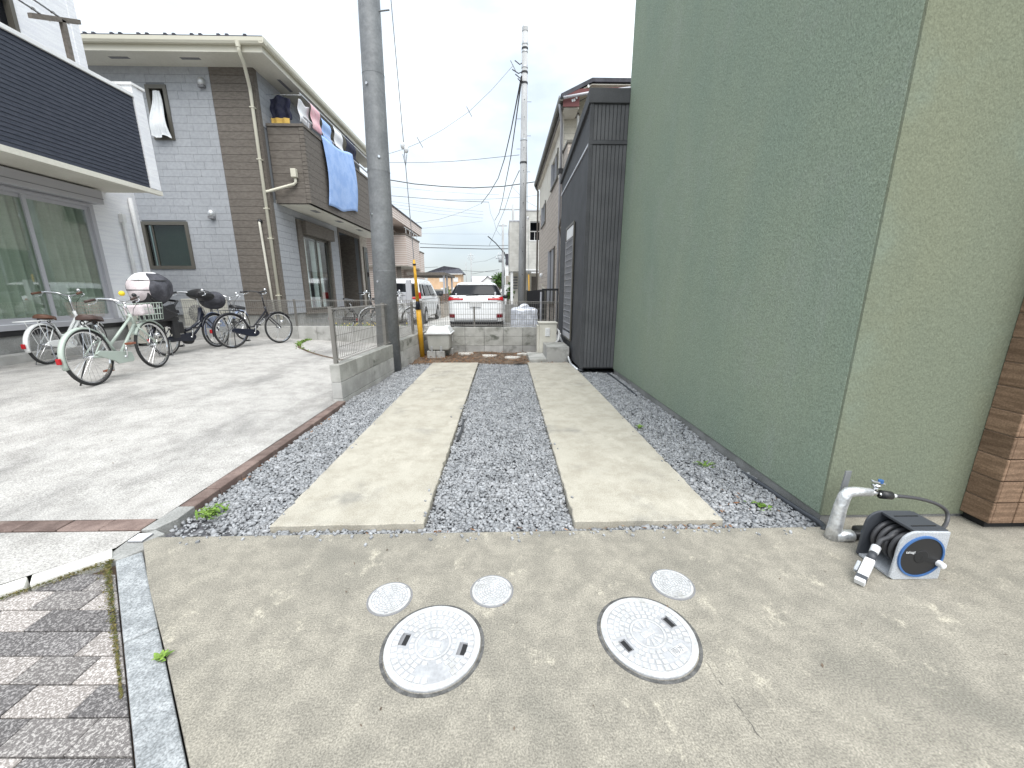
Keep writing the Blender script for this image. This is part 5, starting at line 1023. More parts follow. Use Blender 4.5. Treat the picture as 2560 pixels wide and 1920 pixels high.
wire([(-6.66, 34.0, 6.4), (-4.56, 34.0, 6.59), (-1.71, 34.0, 6.98)],0.012,'faint low wire ending in a hook over the wagon',mat='wiregrey',marks=())
wire([(-8.94, 45.0, 7.5), (-4.2, 45.0, 7.47), (0.65, 45.0, 7.49)],0.014,'straight faint wire level with the modern house top',mat='wiregrey',marks=())
wire([(-8.16, 40.0, 5.89), (-5.01, 40.0, 5.76), (-1.43, 40.0, 5.69), (0.58, 40.0, 5.75)],0.03,'lower black street cable, upper of the close pair',mat='wire',marks=())
wire([(-8.18, 40.0, 5.54), (-5.02, 40.0, 5.47), (-1.69, 40.0, 5.4), (0.58, 40.0, 5.44)],0.05,'thickest low black street cable, lower of the close pair',mat='wire',marks=())
wire([(0.57, 14.8, 5.42), (0.45, 20.0, 6.24), (0.09, 28.0, 6.69), (-0.49, 34.0, 6.53), (-1.39, 40.0, 5.73)],0.022,'twisted cable running from the far pole down into the street',mat='wiregrey',marks=())
wire([(-1.38, 40.0, 9.67), (-1.22, 40.0, 8.69), (-0.9, 40.0, 8.0), (-0.67, 40.0, 7.15), (-0.25, 40.0, 6.64), (-0.04, 40.0, 7.07)],0.02,'dangling pale service wires beside the twisted cables',mat='wiregrey',marks=())
wire([(0.37, 20.0, 6.24), (0.78, 20.0, 5.83), (1.19, 20.0, 5.49), (1.77, 20.0, 5.21)],0.01,'short stay wire behind the far pole',mat='wiregrey',marks=())
wire([(-17.98, 90.0, 6.53), (-14.66, 90.0, 6.72)],0.05,'low wire running over the orange house roof',mat='wire',marks=())
wire([(-9.95, 90.0, 6.03), (-5.77, 90.0, 5.71), (-0.05, 90.0, 5.64)],0.05,'low distant wire right of the orange house',mat='wire',marks=())
wire([(-6.49, 85.0, 7.32), (-2.98, 70.0, 6.54), (-0.62, 48.0, 5.48)],0.03,'distant wire fanning out to the transformer pole',mat='wiregrey',marks=())
wire([(-6.87, 88.0, 5.12), (-3.01, 70.0, 4.77), (-0.53, 48.0, 3.88)],0.04,'distant slack wire below the transformer',mat='wire',marks=())
# ---------------- striped house, carport, fence and far houses
sh=thing('striped_house',(-7.5,27,0),'house with pinkish striped siding and balcony right of the pole','house')
MB().box(-12,-6.9,24.6,31,.0,5.3).build('wall','stripes',sh)
MB().box(-9,-5.76,24.2,27.9,2.84,4.57).build('balcony','stripes',sh); MB().box(-9.05,-5.71,24.15,27.95,4.57,4.65).build('balcony_cap','gs_brown',sh); MB().box(-9.0,-5.78,24.22,27.88,2.80,2.84).build('balcony_soffit','soffit',sh)
MB().box(-7.2,-5.72,27.95,29.2,2.0,3.95).build('bay','stripes',sh); MB().box(-7.25,-5.69,27.9,29.25,3.95,4.02).build('bay_cap','gs_brown',sh)
MB().box(-12,-5.76,21.4,29,5.1,5.62).build('roof_band','stripes',sh); MB().box(-12.05,-5.72,21.35,29.05,5.62,5.69).build('roof_cap','roofdark',sh)
MB().box(-8.6,-7.4,24.54,24.6,3.0,5.0).build('balcony_door','carglass',sh)
for y in (24.6,25.6,26.6,27.6): MB().cyl((-5.82,y,4.65),(-5.82,y,5.0),.02,n=6).build('rail_post','white',sh)
MB().path([(-5.82,24.2,5.0),(-5.82,27.9,5.0)],.025,6).build('hand_rail','white',sh); MB().path([(-6.6,24.3,5.28),(-5.9,26,5.12),(-5.85,27.2,5.0)],.03,5).build('laundry_arm','white',sh)
MB().box(-6.95,-6.88,24.0,24.1,.0,2.8).build('column','cream',sh); MB().box(-7.4,-6.6,24.5,24.58,.3,2.4).build('garage_panel','white',sh); MB().box(-6.5,-6.25,24.5,24.62,0,2.8).build('column','gs_brown',sh)
cp_=thing('carport',(-4.2,24,0),'flat roofed grey carport with three posts behind the minivan','carport')
MB().box(-5.3,-3.2,22,26.4,2.19,2.34).build('roof','gs_brown',cp_)
for y in (22.15,23.3,25.5): MB().box(-3.36,-3.26,y,y+.1,0,2.19).build('post','alu',cp_)
bf=thing('slat_fence',(-3.15,20.8,0),'brown slat fence on stone base between minivan and wagon','fence')
MB().box(-3.2,-3.05,20.0,22.3,0,.72).build('base','tan',bf)
for i in range(4): piece('slat','brownwood',bf,-3.17,-3.13,20.0,22.3,.75+i*.115,.85+i*.115)
for y in (20.05,21.2,22.25): piece('fence_post','gs_brown',bf,-3.13,-3.07,y,y+.06,.72,1.22)
oh=thing('orange_house',(-15.5,108,0),'distant pale orange house with dark hip roof above the carport','house')
MB().box(-20,-11.3,105.5,113,0,6.0).build('wall','orange',oh); MB().add([(-20.8,104.7,6.05),(-10.6,104.7,5.95),(-10.6,114,5.95),(-20.8,114,6.05),(-15.74,106.5,7.95),(-11.9,108,7.5),(-11.9,111,7.5),(-15.74,112,7.95)],[(0,1,5,4),(1,2,6,5),(2,3,7,6),(3,0,4,7),(4,5,6,7),(0,3,2,1)]).build('roof','roofdark',oh)
MB().box(-20.7,-10.7,104.75,104.85,5.75,6.0).build('fascia','white',oh)
for x,z in ((-16.9,3.9),(-16.6,1.2),(-13.2,3.9),(-13.4,1.3)): MB().box(x,x+1.2,105.42,105.5,z,z+1.1).build('window','white',oh)
for nm,lab,x0,x1,Y,zr,ze,mt,rf in (('pink_house','distant house with pale mauve roof left of the white gable',-11.1,-4.5,140,6.7,4.2,'cream_plain','pinkroof'),('gabled_house','distant small white gabled house behind the wagon roof',-6.9,-2.4,125,6.05,4.4,'white','frame_dark'),('far_house','distant pale house right of the small gable',-2.6,2,150,6.3,4.2,'white','pinkroof')):
    t=thing(nm,((x0+x1)/2,Y,0),lab,'house'); MB().box(x0,x1,Y,Y+8,0,ze).build('wall',mt,t); xm=(x0+x1)/2 if nm!='gabled_house' else -5.0
    if nm=='gabled_house': MB().prism([(x0,ze),(x1,ze),(xm,zr-.2)],Y-.01,Y+.2,'Y').build('gable',mt,t); MB().add([(x0-.4,Y-.4,ze-.3),(xm,Y-.4,zr),(xm,Y+8,zr),(x0-.4,Y+8,ze-.3),(x1+.4,Y-.4,ze-.3),(x1+.4,Y+8,ze-.3)],[(0,1,2,3),(1,4,5,2)]).build('roof',rf,t,solid=.15)
    else: MB().prism([(Y-.5,ze),(Y+8.5,ze),(Y+4,zr)],x0-.4,x1+.4,'X').build('roof',rf,t)
    MB().box(xm-.6,xm+.6,Y-.05,Y,ze-1.8,ze-.9).build('window','carglass',t)
def streetpole(x,y,h,lab,arms=((.96,1.4),(.9,1.2)),r=.13):
    t=thing('utility_pole',(x,y,0),lab,'utility pole'); MB().cyl((x,y,0),(x,y,h),r*1.2,r*.8,10).build('shaft','poleconc',t,smooth=True)
    for f,l in arms:
        a=MB().box(x-l/2,x+l/2,y-.05,y+.05,h*f-.05,h*f+.05).build('crossarm','steel',t)
        for k in (-.45,-.15,.3,.45): MB().cyl((x+l*k,y,h*f+.05),(x+l*k,y,h*f+.28),.05,n=6).build('insulator','reelwhite',a)
    return t
streetpole(-7.39,92,10.0,'distant tall utility pole right of the orange house roof',((.93,1.2),(.88,1.6),(.84,1.2)),.12); streetpole(-9.3,100,8.5,'distant shorter pole beside the tall distant pole',(),.1)
t=streetpole(-.05,45,8.5,'street utility pole with transformer left of pale modern house',((.98,.9),(.62,1.1),(.58,1.6)),.14); MB().cyl((-.35,44.9,4.5),(-.35,44.9,5.1),.2,n=14).build('transformer','steel',t,smooth=True); MB().path([(-.0,45,5.6),(-.8,42,6.2),(-1.5,40.2,6.6)],.05,5).build('drop_cable','wire',t); MB().path([(.1,45,5.6),(.32,44.8,4.8),(.2,44.8,4.0),(.1,45,3.0)],.06,5).build('riser','wire',t)
streetpole(.95,40,9.45,'utility pole top with crossarm behind the pale modern house',((.955,2.6),),.13)
def tree(name,loc,h,rad,label,n=900,trunk=.12,sz=.16):
    t=thing(name,loc,label,'tree'); x,y,z=loc; m=MB(); m.cyl((x,y,z-.1),(x,y,z+h*.55),trunk,trunk*.5,8)
    for i in range(5): a=i*1.3; m.cyl((x,y,z+h*(.25+.06*i)),(x+math.cos(a)*rad*.6,y+math.sin(a)*rad*.6,z+h*(.6+.05*i)),trunk*.4,trunk*.1,5)
    m.build('trunk','bark',t); m=MB(); cl=[(Vector((x+random.gauss(0,rad*.45),y+random.gauss(0,rad*.45),z+h*random.uniform(.35,.92))),rad*random.uniform(.3,.55)) for _ in range(14)]
    for i in range(n):
        c,r=random.choice(cl); d=Vector((random.gauss(0,1),random.gauss(0,1),random.gauss(0,1))).normalized(); p=c+d*r*random.random()**.4; u=Vector((random.gauss(0,1),random.gauss(0,1),random.gauss(0,.6))).normalized()*sz; v=u.cross(d).normalized()*sz*.5; m.quad(p-u*.5,p+v,p+u*.5,p-v)
    m.build('crown','treeleaf',t); return t
tree('round_tree',(-.45,48,0),3.5,1.15,'round green tree beyond the wagon beside the street pole',1600,.12,.2)
tree('shrub',(-3.75,29.5,0),2.1,.7,'small dark green shrub just right of the minivan roof',500,.06,.14); tree('shrub',(.42,25.5,.0),2.0,.28,'slim green shrub at the foot of the pale modern house',350,.04,.1)
# ---------------- pale modern house and beige house on the right
mh=thing('modern_house',(1.5,26,0),'pale grey flat roofed modern house behind the far pole','house')
MB().box(.38,1.41,25.0,31,2.55,5.45).build('left_block','modern',mh); MB().box(.36,1.41,24.97,31,5.45,5.52).build('coping','alu',mh); holewall(mh,'right_block','modern','Y',24.0,.2,1.34,4.2,2.62,5.86,[(1.58,2.2,4.26,5.3)]); MB().box(1.34,4.2,24.2,31,2.62,5.86).build('mass','modern',mh) if False else MB().box(1.345,1.36,24.2,31,2.62,5.86).build('side_panel','modern',mh)
MB().box(1.32,4.2,23.97,31,5.86,5.93).build('coping','alu',mh); MB().box(1.32,4.2,23.95,30,2.55,2.62).build('overhang_trim','white',mh)
w_=MB().box(1.58,2.2,24.45,24.5,4.26,5.3).build('window','carglass',mh); MB().box(1.55,2.24,23.98,24.05,4.2,4.26).build('sill','white',w_); MB().box(1.86,1.89,24.4,24.44,4.26,4.8).build('mullion','white',w_); MB().box(1.58,2.2,24.4,24.44,4.78,4.83).build('transom','white',w_); MB().box(1.62,1.80,24.5,24.6,4.45,4.62).build('lamp','curtain',w_)
MB().box(.42,4.2,27,31,0,2.6).build('ground_wall','cream_plain',mh); MB().box(.44,.60,25.1,25.25,0,2.55).build('pillar','white',mh)
for i in range(5): piece('louvre','slot',mh,.66,.95,26.9,26.98,1.5+i*.18,1.58+i*.18)
MB().box(1.9,2.2,26.92,27,.8,2.3).build('door','gs_brown',mh); MB().box(1.65,2.4,23.7,23.78,2.38,2.46).build('drain_arm','white',mh)
wb=thing('white_building',(.4,36,0),'narrow white building with pink panel left of the modern house','house'); MB().box(.18,1.2,34,38,0,3.2).build('wall','white',wb); MB().box(.2,.52,33.95,34,1.94,2.62).build('panel','maroon' if False else 'tan',wb); MB().box(.28,.5,33.9,34,0,1.3).build('door','frame_dark',wb)
db=thing('dark_building',(.6,42,0),'small dark window block above the narrow white building','house'); MB().box(.15,1.4,40,43,0,4.0).build('wall','white',db); MB().box(.22,1.2,39.9,43,3.9,4.95).build('attic','roofdark',db)
bh=thing('beige_house',(3,15,0),'tall beige sided house with maroon gable behind charcoal annex','house'); HX=1.7
OPB=[(13.0,14.66,4.76,5.56),(16.5,18.1,4.05,4.84),(13.28,15.1,.95,2.76)]
holewall(bh,'side_wall','beige_sid','X',HX,.15,12.0,19.3,.0,4.70,OPB[2:]+[(16.5,18.1,4.05,4.70),])
holewall(bh,'upper_side_wall','cream_plain','X',HX-.005,.155,12.0,19.3,4.70,6.2,[OPB[0],(16.5,18.1,4.70,4.84)])
for a,b,c,d in OPB:
    w_=MB().box(HX+.05,HX+.09,a,b,c,d).build('window','carglass',bh); MB().box(HX-.04,HX+.05,a,a+.05,c,d).build('jamb','frame_dark',w_); MB().box(HX-.04,HX+.05,b-.05,b,c,d).build('jamb','alu',w_); MB().box(HX-.06,HX+.05,a-.03,b+.03,c-.06,c).build('sill','frame_dark',w_); MB().box(HX+.0,HX+.05,(a+b)/2-.03,(a+b)/2+.03,c,d).build('meeting_stile','alu',w_)
MB().prism([(HX,4.9),(5.2,4.9),(5.2,6.45),(2.3,6.45),(HX,6.17)],11.99,12.14,'Y').build('gable_wall','cream_sid',bh)
MB().box(HX,5.2,11.2,11.99,0,5.08).build('balcony_block','beige_sid',bh); MB().box(HX-.03,5.2,11.17,12,5.08,5.14).build('balcony_cap','frame_dark',bh); MB().box(2.0,2.6,11.2,11.26,5.14,5.3).build('balcony_kerb','white',bh)
MB().path([(2.02,11.25,5.3),(2.1,11.25,5.5),(2.5,11.25,5.52)],.035,6).build('balcony_handle','frame_dark',bh); MB().path([(2.05,11.93,6.0),(2.05,11.85,5.95),(2.07,11.85,5.5),(2.1,11.85,5.1)],.035,8).build('vent_pipe','white',bh,smooth=True); MB().lathe([(.03,0),(.07,0),(.07,-.03),(.03,-.03)],14,(2.04,11.97,6.02),'Y',closed=True).build('vent_collar','gs_brown',bh)
def rz_(x): return min(6.22+(x-1.55)*.46,6.565)
MB().add([(1.52,11.3,rz_(1.52)),(2.3,11.3,rz_(2.3)),(2.3,19.6,rz_(2.3)),(1.52,19.6,rz_(1.52)),(5.4,11.3,rz_(5.4)),(5.4,19.6,rz_(5.4))],[(0,1,2,3),(1,4,5,2)]).build('roof','roofdark',bh,solid=.09)
MB().add([(1.56,11.32,rz_(1.56)-.27),(1.98,11.32,rz_(1.56)-.26),(1.98,11.32,rz_(1.98)-.05),(1.56,11.32,rz_(1.56)-.05)],[(0,1,2,3)]).build('verge_board','maroon',bh,solid=.03)
MB().add([(1.98,11.33,rz_(1.98)-.15),(5.4,11.33,rz_(5.4)-.15),(5.4,11.33,rz_(5.4)-.05),(1.98,11.33,rz_(1.98)-.05)],[(0,1,2,3)]).build('verge_board','maroon',bh,solid=.03)
for x,z in ((1.80,-.24),(1.85,-.25),(1.90,-.22),(2.2,-.1)): MB().obox((x,11.30,rz_(x)+z-.0),(.02,0,.01),(0,.002,0),(-.01,0,.028)).build('paint_peel','reelwhite',bh)
MB().add([(1.56,11.34,rz_(1.56)-.085),(2.3,11.34,rz_(2.3)-.085),(2.3,11.985,rz_(2.3)-.085),(1.56,11.985,rz_(1.56)-.085),(5.3,11.34,rz_(5.3)-.085),(5.3,11.985,rz_(5.3)-.085)],[(0,1,2,3),(1,4,5,2)]).build('verge_soffit','cream_plain',bh,solid=.02); MB().box(1.56,1.585,11.34,19.55,5.93,6.19).build('eave_fascia','gs_brown',bh); MB().box(1.585,HX,11.36,19.55,5.93,5.98).build('eave_soffit','cream_plain',bh); MB().box(1.586,1.98,11.37,11.985,5.925,5.975).build('eave_return','cream_plain',bh)
gutter((1.558,11.25,6.08),(1.558,19.6,6.08),(-1,0,0),'frame_dark',bh); MB().path([(1.56,11.24,6.13),(2.2,11.24,6.24),(3.6,11.24,6.40)],.035,8).build('verge_pipe','alu',bh,smooth=True)
MB().path([(1.50,11.45,6.08),(1.52,11.5,5.95),(1.63,11.95,5.8),(1.63,11.97,0)],.04,8).build('downpipe','alu',bh,smooth=True); MB().path([(1.50,19.5,6.08),(1.54,19.4,5.95),(1.61,19.28,5.8),(1.61,19.28,0)],.045,8).build('downpipe','gs_brown',bh,smooth=True)
MB().path([(1.5,9.5,3.38),(1.45,9.6,3.3),(1.52,11.1,3.0),(1.62,11.14,2.6),(1.62,11.14,.2)],.03,8).build('annex_downpipe','gs_brown',bh,smooth=True)
MB().box(1.56,1.7,11.9,12.06,4.55,4.68).build('vent_box','blackpl',bh)
MB().sph((1.65,17.4,2.0),(.08,.1,.1),10,8).build('vent_hood','white',bh,smooth=True); mtr=MB().box(1.58,1.7,15.9,16.4,1.0,1.45).build('meter_box','ivory',bh,bevel=.02); MB().path([(1.6,16.1,1.45),(1.56,16.1,1.6),(1.6,16.3,1.6),(1.6,16.3,.8)],.035,6).build('meter_pipe','ivory',mtr)
# panel fence, gate, low wall
pf_=thing('panel_fence',(1.1,14,0),'black panel fence between far pole and beige house','fence'); MB().add([(.82,14,.35),(1.40,13.2,.35),(1.40,13.2,1.38),(.82,14,1.33)],[(0,1,2,3)]).build('panel','blackpl',pf_,solid=.03); 
for p in ((.82,14),(1.4,13.2)): MB().cyl((p[0],p[1],0),(p[0],p[1],1.36),.03,n=8).build('post','frame_dark',pf_)
gt=thing('garden_gate',(1.18,10,0),'small black barred gate beside the charcoal annex','gate'); MB().box(.97,1.39,9.98,10.02,1.33,1.38).build('top_rail','blackpl',gt); MB().box(.97,1.39,9.985,10.015,.42,.46).build('bottom_rail','blackpl',gt)
for x in (.98,1.085,1.18,1.285,1.375): MB().box(x-.012,x+.012,9.99,10.01,.46,1.33).build('bar','blackpl',gt)
MB().cyl((.95,10,0),(.95,10,1.3),.025,n=8).build('post','alu',gt)
lw=thing('low_wall',(1.0,17,0),'low grey block wall at the foot of the far pole','wall')
for i in range(5): piece('concrete_block','block',lw,.05+i*.4,.445+i*.4,16.9,17.05,.0,.22,.004)
for i in range(5): piece('concrete_block','blockpale',lw,.05+i*.4,.445+i*.4,16.9,17.05,.224,.78,.004)
# ---------------- things in the soil bed
def crumple(q): return [q[0]+.022*math.sin(q[2]*19+q[1]*13)+.012*math.sin(q[2]*41+q[0]*31),q[1]+.022*math.sin(q[0]*21+q[2]*9),q[2]+.015*math.sin(q[0]*25+q[1]*17)]
sv=thing('covered_cart',(.505,9.75,.0),'lumpy object under a silver sheet behind the back fence','covered object')
m=MB(); 
def svf(u,v):
    a=u*2*PI; e=.26; cx=math.copysign(abs(math.cos(a))**e,math.cos(a)); cy=math.copysign(abs(math.sin(a))**e,math.sin(a))
    if v<.72: h=v/.72; k=1-.05*h; z=.86*h
    else: h=(v-.72)/.28; k=.95*math.cos(h*PI/2)**.55; z=.86+.07*math.sin(h*PI/2)
    fold=1+.035*math.sin(a*9+z*6)*(1-.5*z)+.02*math.sin(a*17-z*11); return (.505+.335*cx*k*fold,9.75+.28*cy*k*fold,.0+z)
MB().grid(svf,72,26).build('sheet','silverfoil',sv,smooth=True); MB().sph((.50,9.7,.95),(.14,.12,.06),14,8,fn=crumple).build('sheet_knot','silverfoil',sv,smooth=True)
hp=thing('water_heater_unit',(.9,8.2,.0),'ivory outdoor unit with small panel and hoses beside the step','outdoor unit')
MB().box(.745,1.10,8.02,8.34,.05,.66).build('casing','ivory',hp,bevel=.008); MB().box(.72,1.115,8.0,8.36,.66,.69).build('top','ivory',hp,bevel=.008); MB().box(.70,.745,8.06,8.34,.03,.62).build('side_cover','ivory',hp,bevel=.01)
MB().box(.86,.96,8.0,8.02,.40,.57).build('control_panel','white',hp,bevel=.006); MB().box(.875,.945,7.995,8.0,.43,.55).build('panel_door','lid',hp,bevel=.004)
MB().path([(1.10,8.1,.55),(1.16,8.08,.5),(1.15,8.05,.33),(1.08,8.02,.26)],.022,8).build('hose','white',hp,smooth=True); MB().path([(1.10,8.15,.5),(1.19,8.1,.45),(1.14,8.05,.28)],.018,8).build('hose','white',hp,smooth=True)
for y in (8.08,8.28): MB().box(.72,1.12,y-.03,y+.03,-.05,.05).build('foot','block',hp)
st=thing('concrete_steps',(.9,7.7,0),'small grey concrete double step against the charcoal annex','steps')
MB().box(.82,1.245,7.24,8.0,-.1,.275).build('upper_step','blockpale',st,bevel=.008); MB().box(.485,.818,7.22,8.12,-.1,.055).build('lower_step','block',st,bevel=.008); MB().box(.822,1.243,7.242,7.998,.2755,.279).build('tread','block',st); 
gbx=thing('equipment_box',(-1.36,8.15,0),'grey plastic equipment box with pale lid standing on two blocks','box')
for x in (-1.60,-1.41): piece('support_block','blockpale',gbx,x,x+.175,7.97,8.12,-.05,.10,.006)
for x in (-1.60,-1.28): piece('support_block','blockpale',gbx,x,x+.175,8.35,8.5,-.05,.10,.006)
MB().add([(-1.57,7.99,.11),(-1.14,7.99,.11),(-1.13,8.5,.11),(-1.57,8.5,.11),(-1.60,7.96,.45),(-1.11,7.96,.45),(-1.10,8.53,.45),(-1.60,8.53,.45)],[(0,3,2,1),(4,5,6,7),(0,1,5,4),(1,2,6,5),(2,3,7,6),(3,0,4,7)]).build('body','greybox',gbx,bevel=.035,seg=3)
MB().box(-1.63,-1.08,7.93,8.56,.445,.475).build('lid_rim','lid',gbx,bevel=.012); ld=MB().add([(-1.61,7.95,.475),(-1.10,7.95,.475),(-1.10,8.54,.475),(-1.61,8.54,.475),(-1.54,8.05,.60),(-1.17,8.05,.60),(-1.17,8.46,.60),(-1.54,8.46,.60)],[(0,3,2,1),(4,5,6,7),(0,1,5,4),(1,2,6,5),(2,3,7,6),(3,0,4,7)]).build('lid','lid',gbx,bevel=.02,seg=3); MB().box(-1.45,-1.26,8.12,8.38,.598,.606).build('lid_recess','greybox',ld,bevel=.003)
for x in (-1.5,-1.3): MB().box(x-.02,x+.02,7.965,7.985,.08,.2).build('anchor','silverpaint',gbx)
MB().obox((-1.106,8.3,.33),(.002,0,0),(0,.04,0),(0,0,.06)).build('sticker','lid',gbx)
for i,(x,y,a,b,lab) in enumerate(((-.84,8.38,.17,.10,'flat pale stepping stone furthest left by the back wall'),(-.31,8.07,.16,.10,'flat pale stepping stone second from the left'),(.17,7.84,.17,.11,'flat pale stepping stone nearest the gravel'),(.42,8.29,.14,.09,'flat pale stepping stone half behind the concrete steps'))):
    m=MB(); P=[(x+a*math.cos(q)*(1+.08*math.sin(3*q+i)),y+b*math.sin(q)*(1+.1*math.cos(2*q+i))) for q in [2*PI*k_/18 for k_ in range(18)]]; m.prism(P,-.06,.0); tag(m.build('stepping_stone','stonepale',bevel=.008,loc=(x,y,-.02)),lab,'stepping stone','stepping stones in the soil bed')
# ---------------- standpipe, hose reel, loose pipes
sp=thing('standpipe_tap',(1.79,1.81,0),'foil wrapped standpipe with chrome tap beside the green wall corner','tap')
m=MB(); m.path([(1.775,1.80,-.01),(1.785,1.805,.08),(1.795,1.81,.18),(1.805,1.81,.245),(1.82,1.81,.268),(1.86,1.81,.272),(1.945,1.812,.266)],[.036,.033,.030,.029,.028,.025,.021],14); m.build('wrapped_pipe','foil',sp,smooth=True); MB().path([(1.78,1.79,.02),(1.83,1.785,.025),(1.865,1.785,.025)],.032,10).build('foot_elbow','foil',sp,smooth=True); MB().path([(1.86,1.785,.025),(1.92,1.79,.025),(1.96,1.80,.02)],.024,8).build('foot_pipe','blackpl',sp,smooth=True)
MB().obox((1.845,1.87,.17),(.016,0,0),(0,.004,0),(.012,0,.19)).build('stake','polesteel',sp)
tp_=MB(); tp_.cyl((1.94,1.812,.266),(1.985,1.812,.258),.014,n=10); tp_.cyl((1.965,1.812,.262),(1.965,1.812,.305),.012,n=10); tp_.path([(1.98,1.812,.258),(2.005,1.812,.25),(2.012,1.812,.235)],.012,8); tp_.cyl((1.965,1.812,.30),(1.965,1.812,.312),.02,n=10); tp_.build('tap_body','chrome',sp,smooth=True)
MB().obox((1.972,1.812,.322),(.036,0,-.010),(0,.008,0),(.002,0,.005)).build('tap_handle','chrome',sp,bevel=.003); MB().cyl((1.985,1.812,.318),(1.985,1.812,.336),.012,n=10).build('tap_cap','reelblue',sp)
MB().cyl((2.0,1.812,.252),(2.06,1.815,.243),.023,.022,14).build('hose_connector','blackpl',sp,smooth=True); MB().cyl((2.06,1.815,.243),(2.09,1.817,.239),.014,.010,12).build('connector_nut','reelwhite',sp,smooth=True)
hr=thing('hose_reel',(1.9,1.58,0),'grey hose reel with blue ringed drum and spray gun on the apron','hose reel')
def plate(y0,y1,nm,mt):
    P=[(1.782,0.012),(1.80,.0),(2.012,.0),(2.016,.01),(2.012,.246),(1.86,.25)]+[(1.86+.07*math.cos(a)-.0,.18+.07*math.sin(a)) for a in [PI/2+i*PI/16 for i in range(1,8)]]+[(1.788,.17)]
    return MB().prism(P,y0,y1,'Y').build(nm,mt,hr,bevel=.004)
plate(1.487,1.499,'front_plate','reelgrey'); plate(1.655,1.667,'back_plate','reeldark')
MB().box(1.855,2.014,1.499,1.655,.236,.249).build('top_cover','reeldark',hr,bevel=.003); MB().box(2.0,2.012,1.499,1.655,.02,.236).build('rear_panel','reeldark',hr); MB().box(1.79,2.0,1.499,1.655,.004,.014).build('base_tray','reelgrey',hr)
for y in (1.53,1.61): MB().box(1.875,1.99,y,y+.006,.249,.2515).build('vent_groove','black',hr)
c0=(1.899,0,.124); dr=MB().cyl((c0[0],1.487,c0[2]),(c0[0],1.484,c0[2]),.102,n=48).build('drum_disc','reelblack',hr); MB().lathe([(.097,1.488),(.097,1.480),(.105,1.480),(.106,1.488)],48,c0,'Y',closed=True).build('drum_ring','reelblue',dr); MB().lathe([(.097,1.656),(.097,1.67),(.108,1.67),(.108,1.656)],48,c0,'Y',closed=True).build('drum_ring','reelblue',dr)
MB().lathe([(0,1.4835),(.034,1.4835),(.030,1.4815),(0,1.4815)],24,c0,'Y').build('hub_recess','black',dr); kn_=MB().cyl((1.985,1.484,.092),(1.985,1.455,.092),.016,.013,16).build('crank_knob','reelwhite',dr,bevel=.004,smooth=False); MB().obox((1.945,1.4825,.104),(.045,0,-.012),(0,.0015,0),(.003,0,.010)).build('crank_arm','black',dr)
lettering('takagi',.019,'reelwhite',dr,Matrix.Translation((1.845,1.4832,.148))@Matrix.Rotation(R(90),4,'X'),.0003)
for j in range(5):
    y=1.515+j*.03; MB().lathe([(.078+.011*math.cos(a),y+.011*math.sin(a)) for a in [2*PI*i/8 for i in range(8)]],32,c0,'Y',closed=True).build('hose_coil','hose',hr,smooth=True)
MB().cyl((c0[0],1.50,c0[2]),(c0[0],1.655,c0[2]),.066,n=24).build('drum_core','black',hr)
gun=thing('spray_gun',(1.62,1.46,0),'white and grey spray nozzle hanging from the hose reel to the ground','spray nozzle'); g0_,g1_=Vector((1.605,1.452,.020)),Vector((1.785,1.575,.125)); gp=lambda f:g0_.lerp(g1_,f); ax=(g1_-g0_).normalized(); sd2=ax.cross(Vector((0,0,1))).normalized(); up2=sd2.cross(ax)
MB().obox(gp(.36),ax*.052,sd2*.019,up2*.015).build('body','reelwhite',gun,bevel=.005); MB().obox(gp(.105),ax*.010,sd2*.0195,up2*.0155).build('band','reeldark',gun); MB().obox(gp(.03),ax*.010,sd2*.019,up2*.016).build('head','reelwhite',gun,bevel=.003); MB().cyl(gp(.58),gp(.76),.019,.015,14).build('neck','reeldark',gun,smooth=True); MB().cyl(gp(.76),gp(.92),.017,.019,14).build('coupling','reelwhite',gun,smooth=True); MB().obox(gp(.33)-sd2*.03-up2*.004,ax*.028,sd2*.007,up2*.01).build('trigger','reelgrey',gun,bevel=.003)
MB().path([gp(.9),gp(1.06)+Vector((.01,.0,.01)),Vector((1.83,1.57,.165)),Vector((1.86,1.57,.19))],.011,8).build('hose_end','hose',gun,smooth=True)
hs=[(2.09,1.817,.239),(2.16,1.825,.228),(2.26,1.84,.205),(2.36,1.85,.172),(2.425,1.85,.135),(2.44,1.84,.10),(2.41,1.815,.07),(2.34,1.775,.06),(2.22,1.71,.075),(2.10,1.66,.10),(2.015,1.625,.12)]
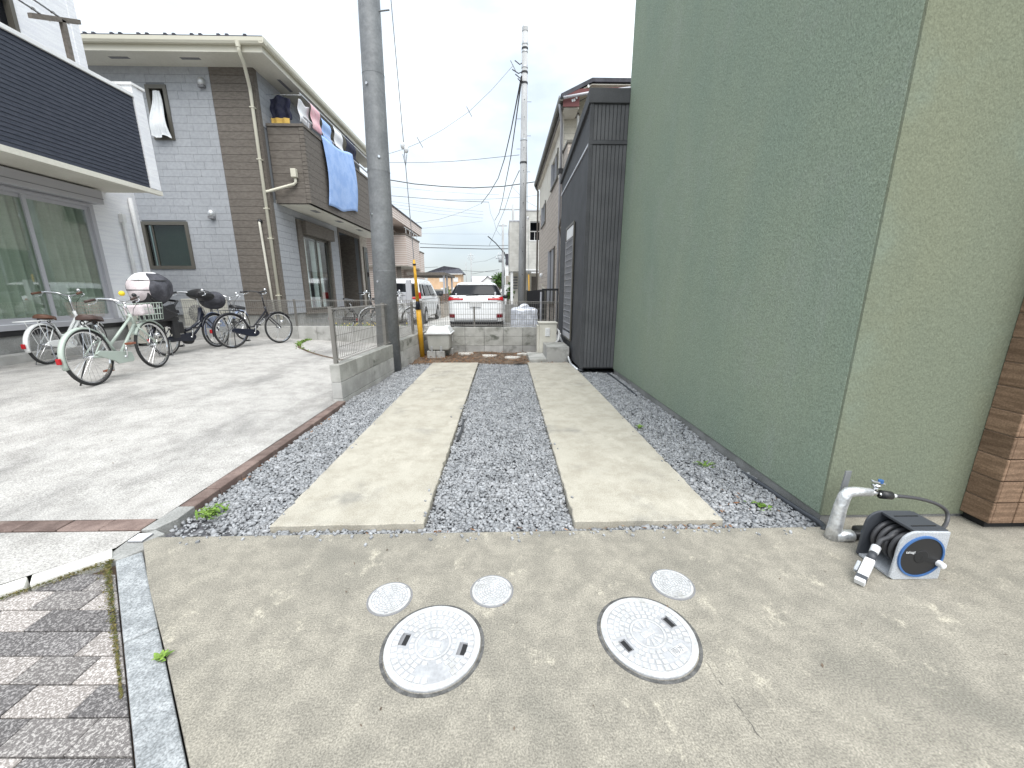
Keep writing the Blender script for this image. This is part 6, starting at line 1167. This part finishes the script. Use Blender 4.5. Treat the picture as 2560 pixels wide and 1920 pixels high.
def smoothp(P,n=6):
    P=[Vector(p) for p in P]; o=[]
    for i in range(len(P)-1):
        a,b,c,d=P[max(i-1,0)],P[i],P[i+1],P[min(i+2,len(P)-1)]
        for j in range(n): t_=j/n; o.append(.5*((2*b)+(c-a)*t_+(2*a-5*b+4*c-d)*t_*t_+(-a+3*b-3*c+d)*t_**3))
    return o+[P[-1]]
tag(MB().path(smoothp(hs),.0095,10).build('supply_hose','hose',smooth=True,loc=(2.26,1.84,.2)),'black supply hose arching from the tap to the reel','hose')
tag(MB().box(1.93,2.09,1.745,1.86,0,.04).build('rubber_pad','blackpl',bevel=.01,loc=(2.0,1.8,0)),'black rubber block on the ground behind the hose reel','block')
tag(MB().path(smoothp([(1.79,1.87,.0),(1.835,1.95,-.008),(1.828,2.17,-.02),(1.815,2.45,-.022),(1.80,2.65,-.035)]),.016,8).build('loose_pipe','pipeblack',smooth=True,loc=(1.76,2.2,-.03)),'black drain pipe lying in gravel by the green wall near the tap','pipe')
tag(MB().path(smoothp([(1.74,6.3,-.02),(1.745,5.9,-.022),(1.75,5.3,-.024),(1.755,4.9,-.035)]),.013,8).build('loose_pipe','pipeblack',smooth=True,loc=(1.75,5.6,-.03)),'black pipe half buried in gravel at far end of green wall','pipe')
m=MB(); 
for i in range(7): pass
tag(MB().prism([(-.438,3.28),(-.415,3.30),(-.405,3.63),(-.428,3.98),(-.445,3.96),(-.425,3.62)],-.026,-.012).build('rubber_strip','blackpl',loc=(-.42,2.9,-.02)),'thin black rubber strip lying on gravel beside left concrete strip','strip')
dc,ol,skin,k,at,body=car((-5.35,31,.0),0,'dark car far behind the carport, mostly hidden',1.7,4.2,[(.22,.76,.10,4.0,.2),(.5,.84,.0,4.2,.2),(.9,.84,.02,4.1,.2),(1.0,.82,.06,3.2,.2),(1.45,.62,.6,2.6,.2),(1.5,.5,.8,2.4,.2)],'car'); body.data.materials.clear(); body.data.materials.append(M['frame_dark']); skin(lambda u,v:(-2+u*10,1.02+.36*v),16,6,.01,'rear_window','carglass')
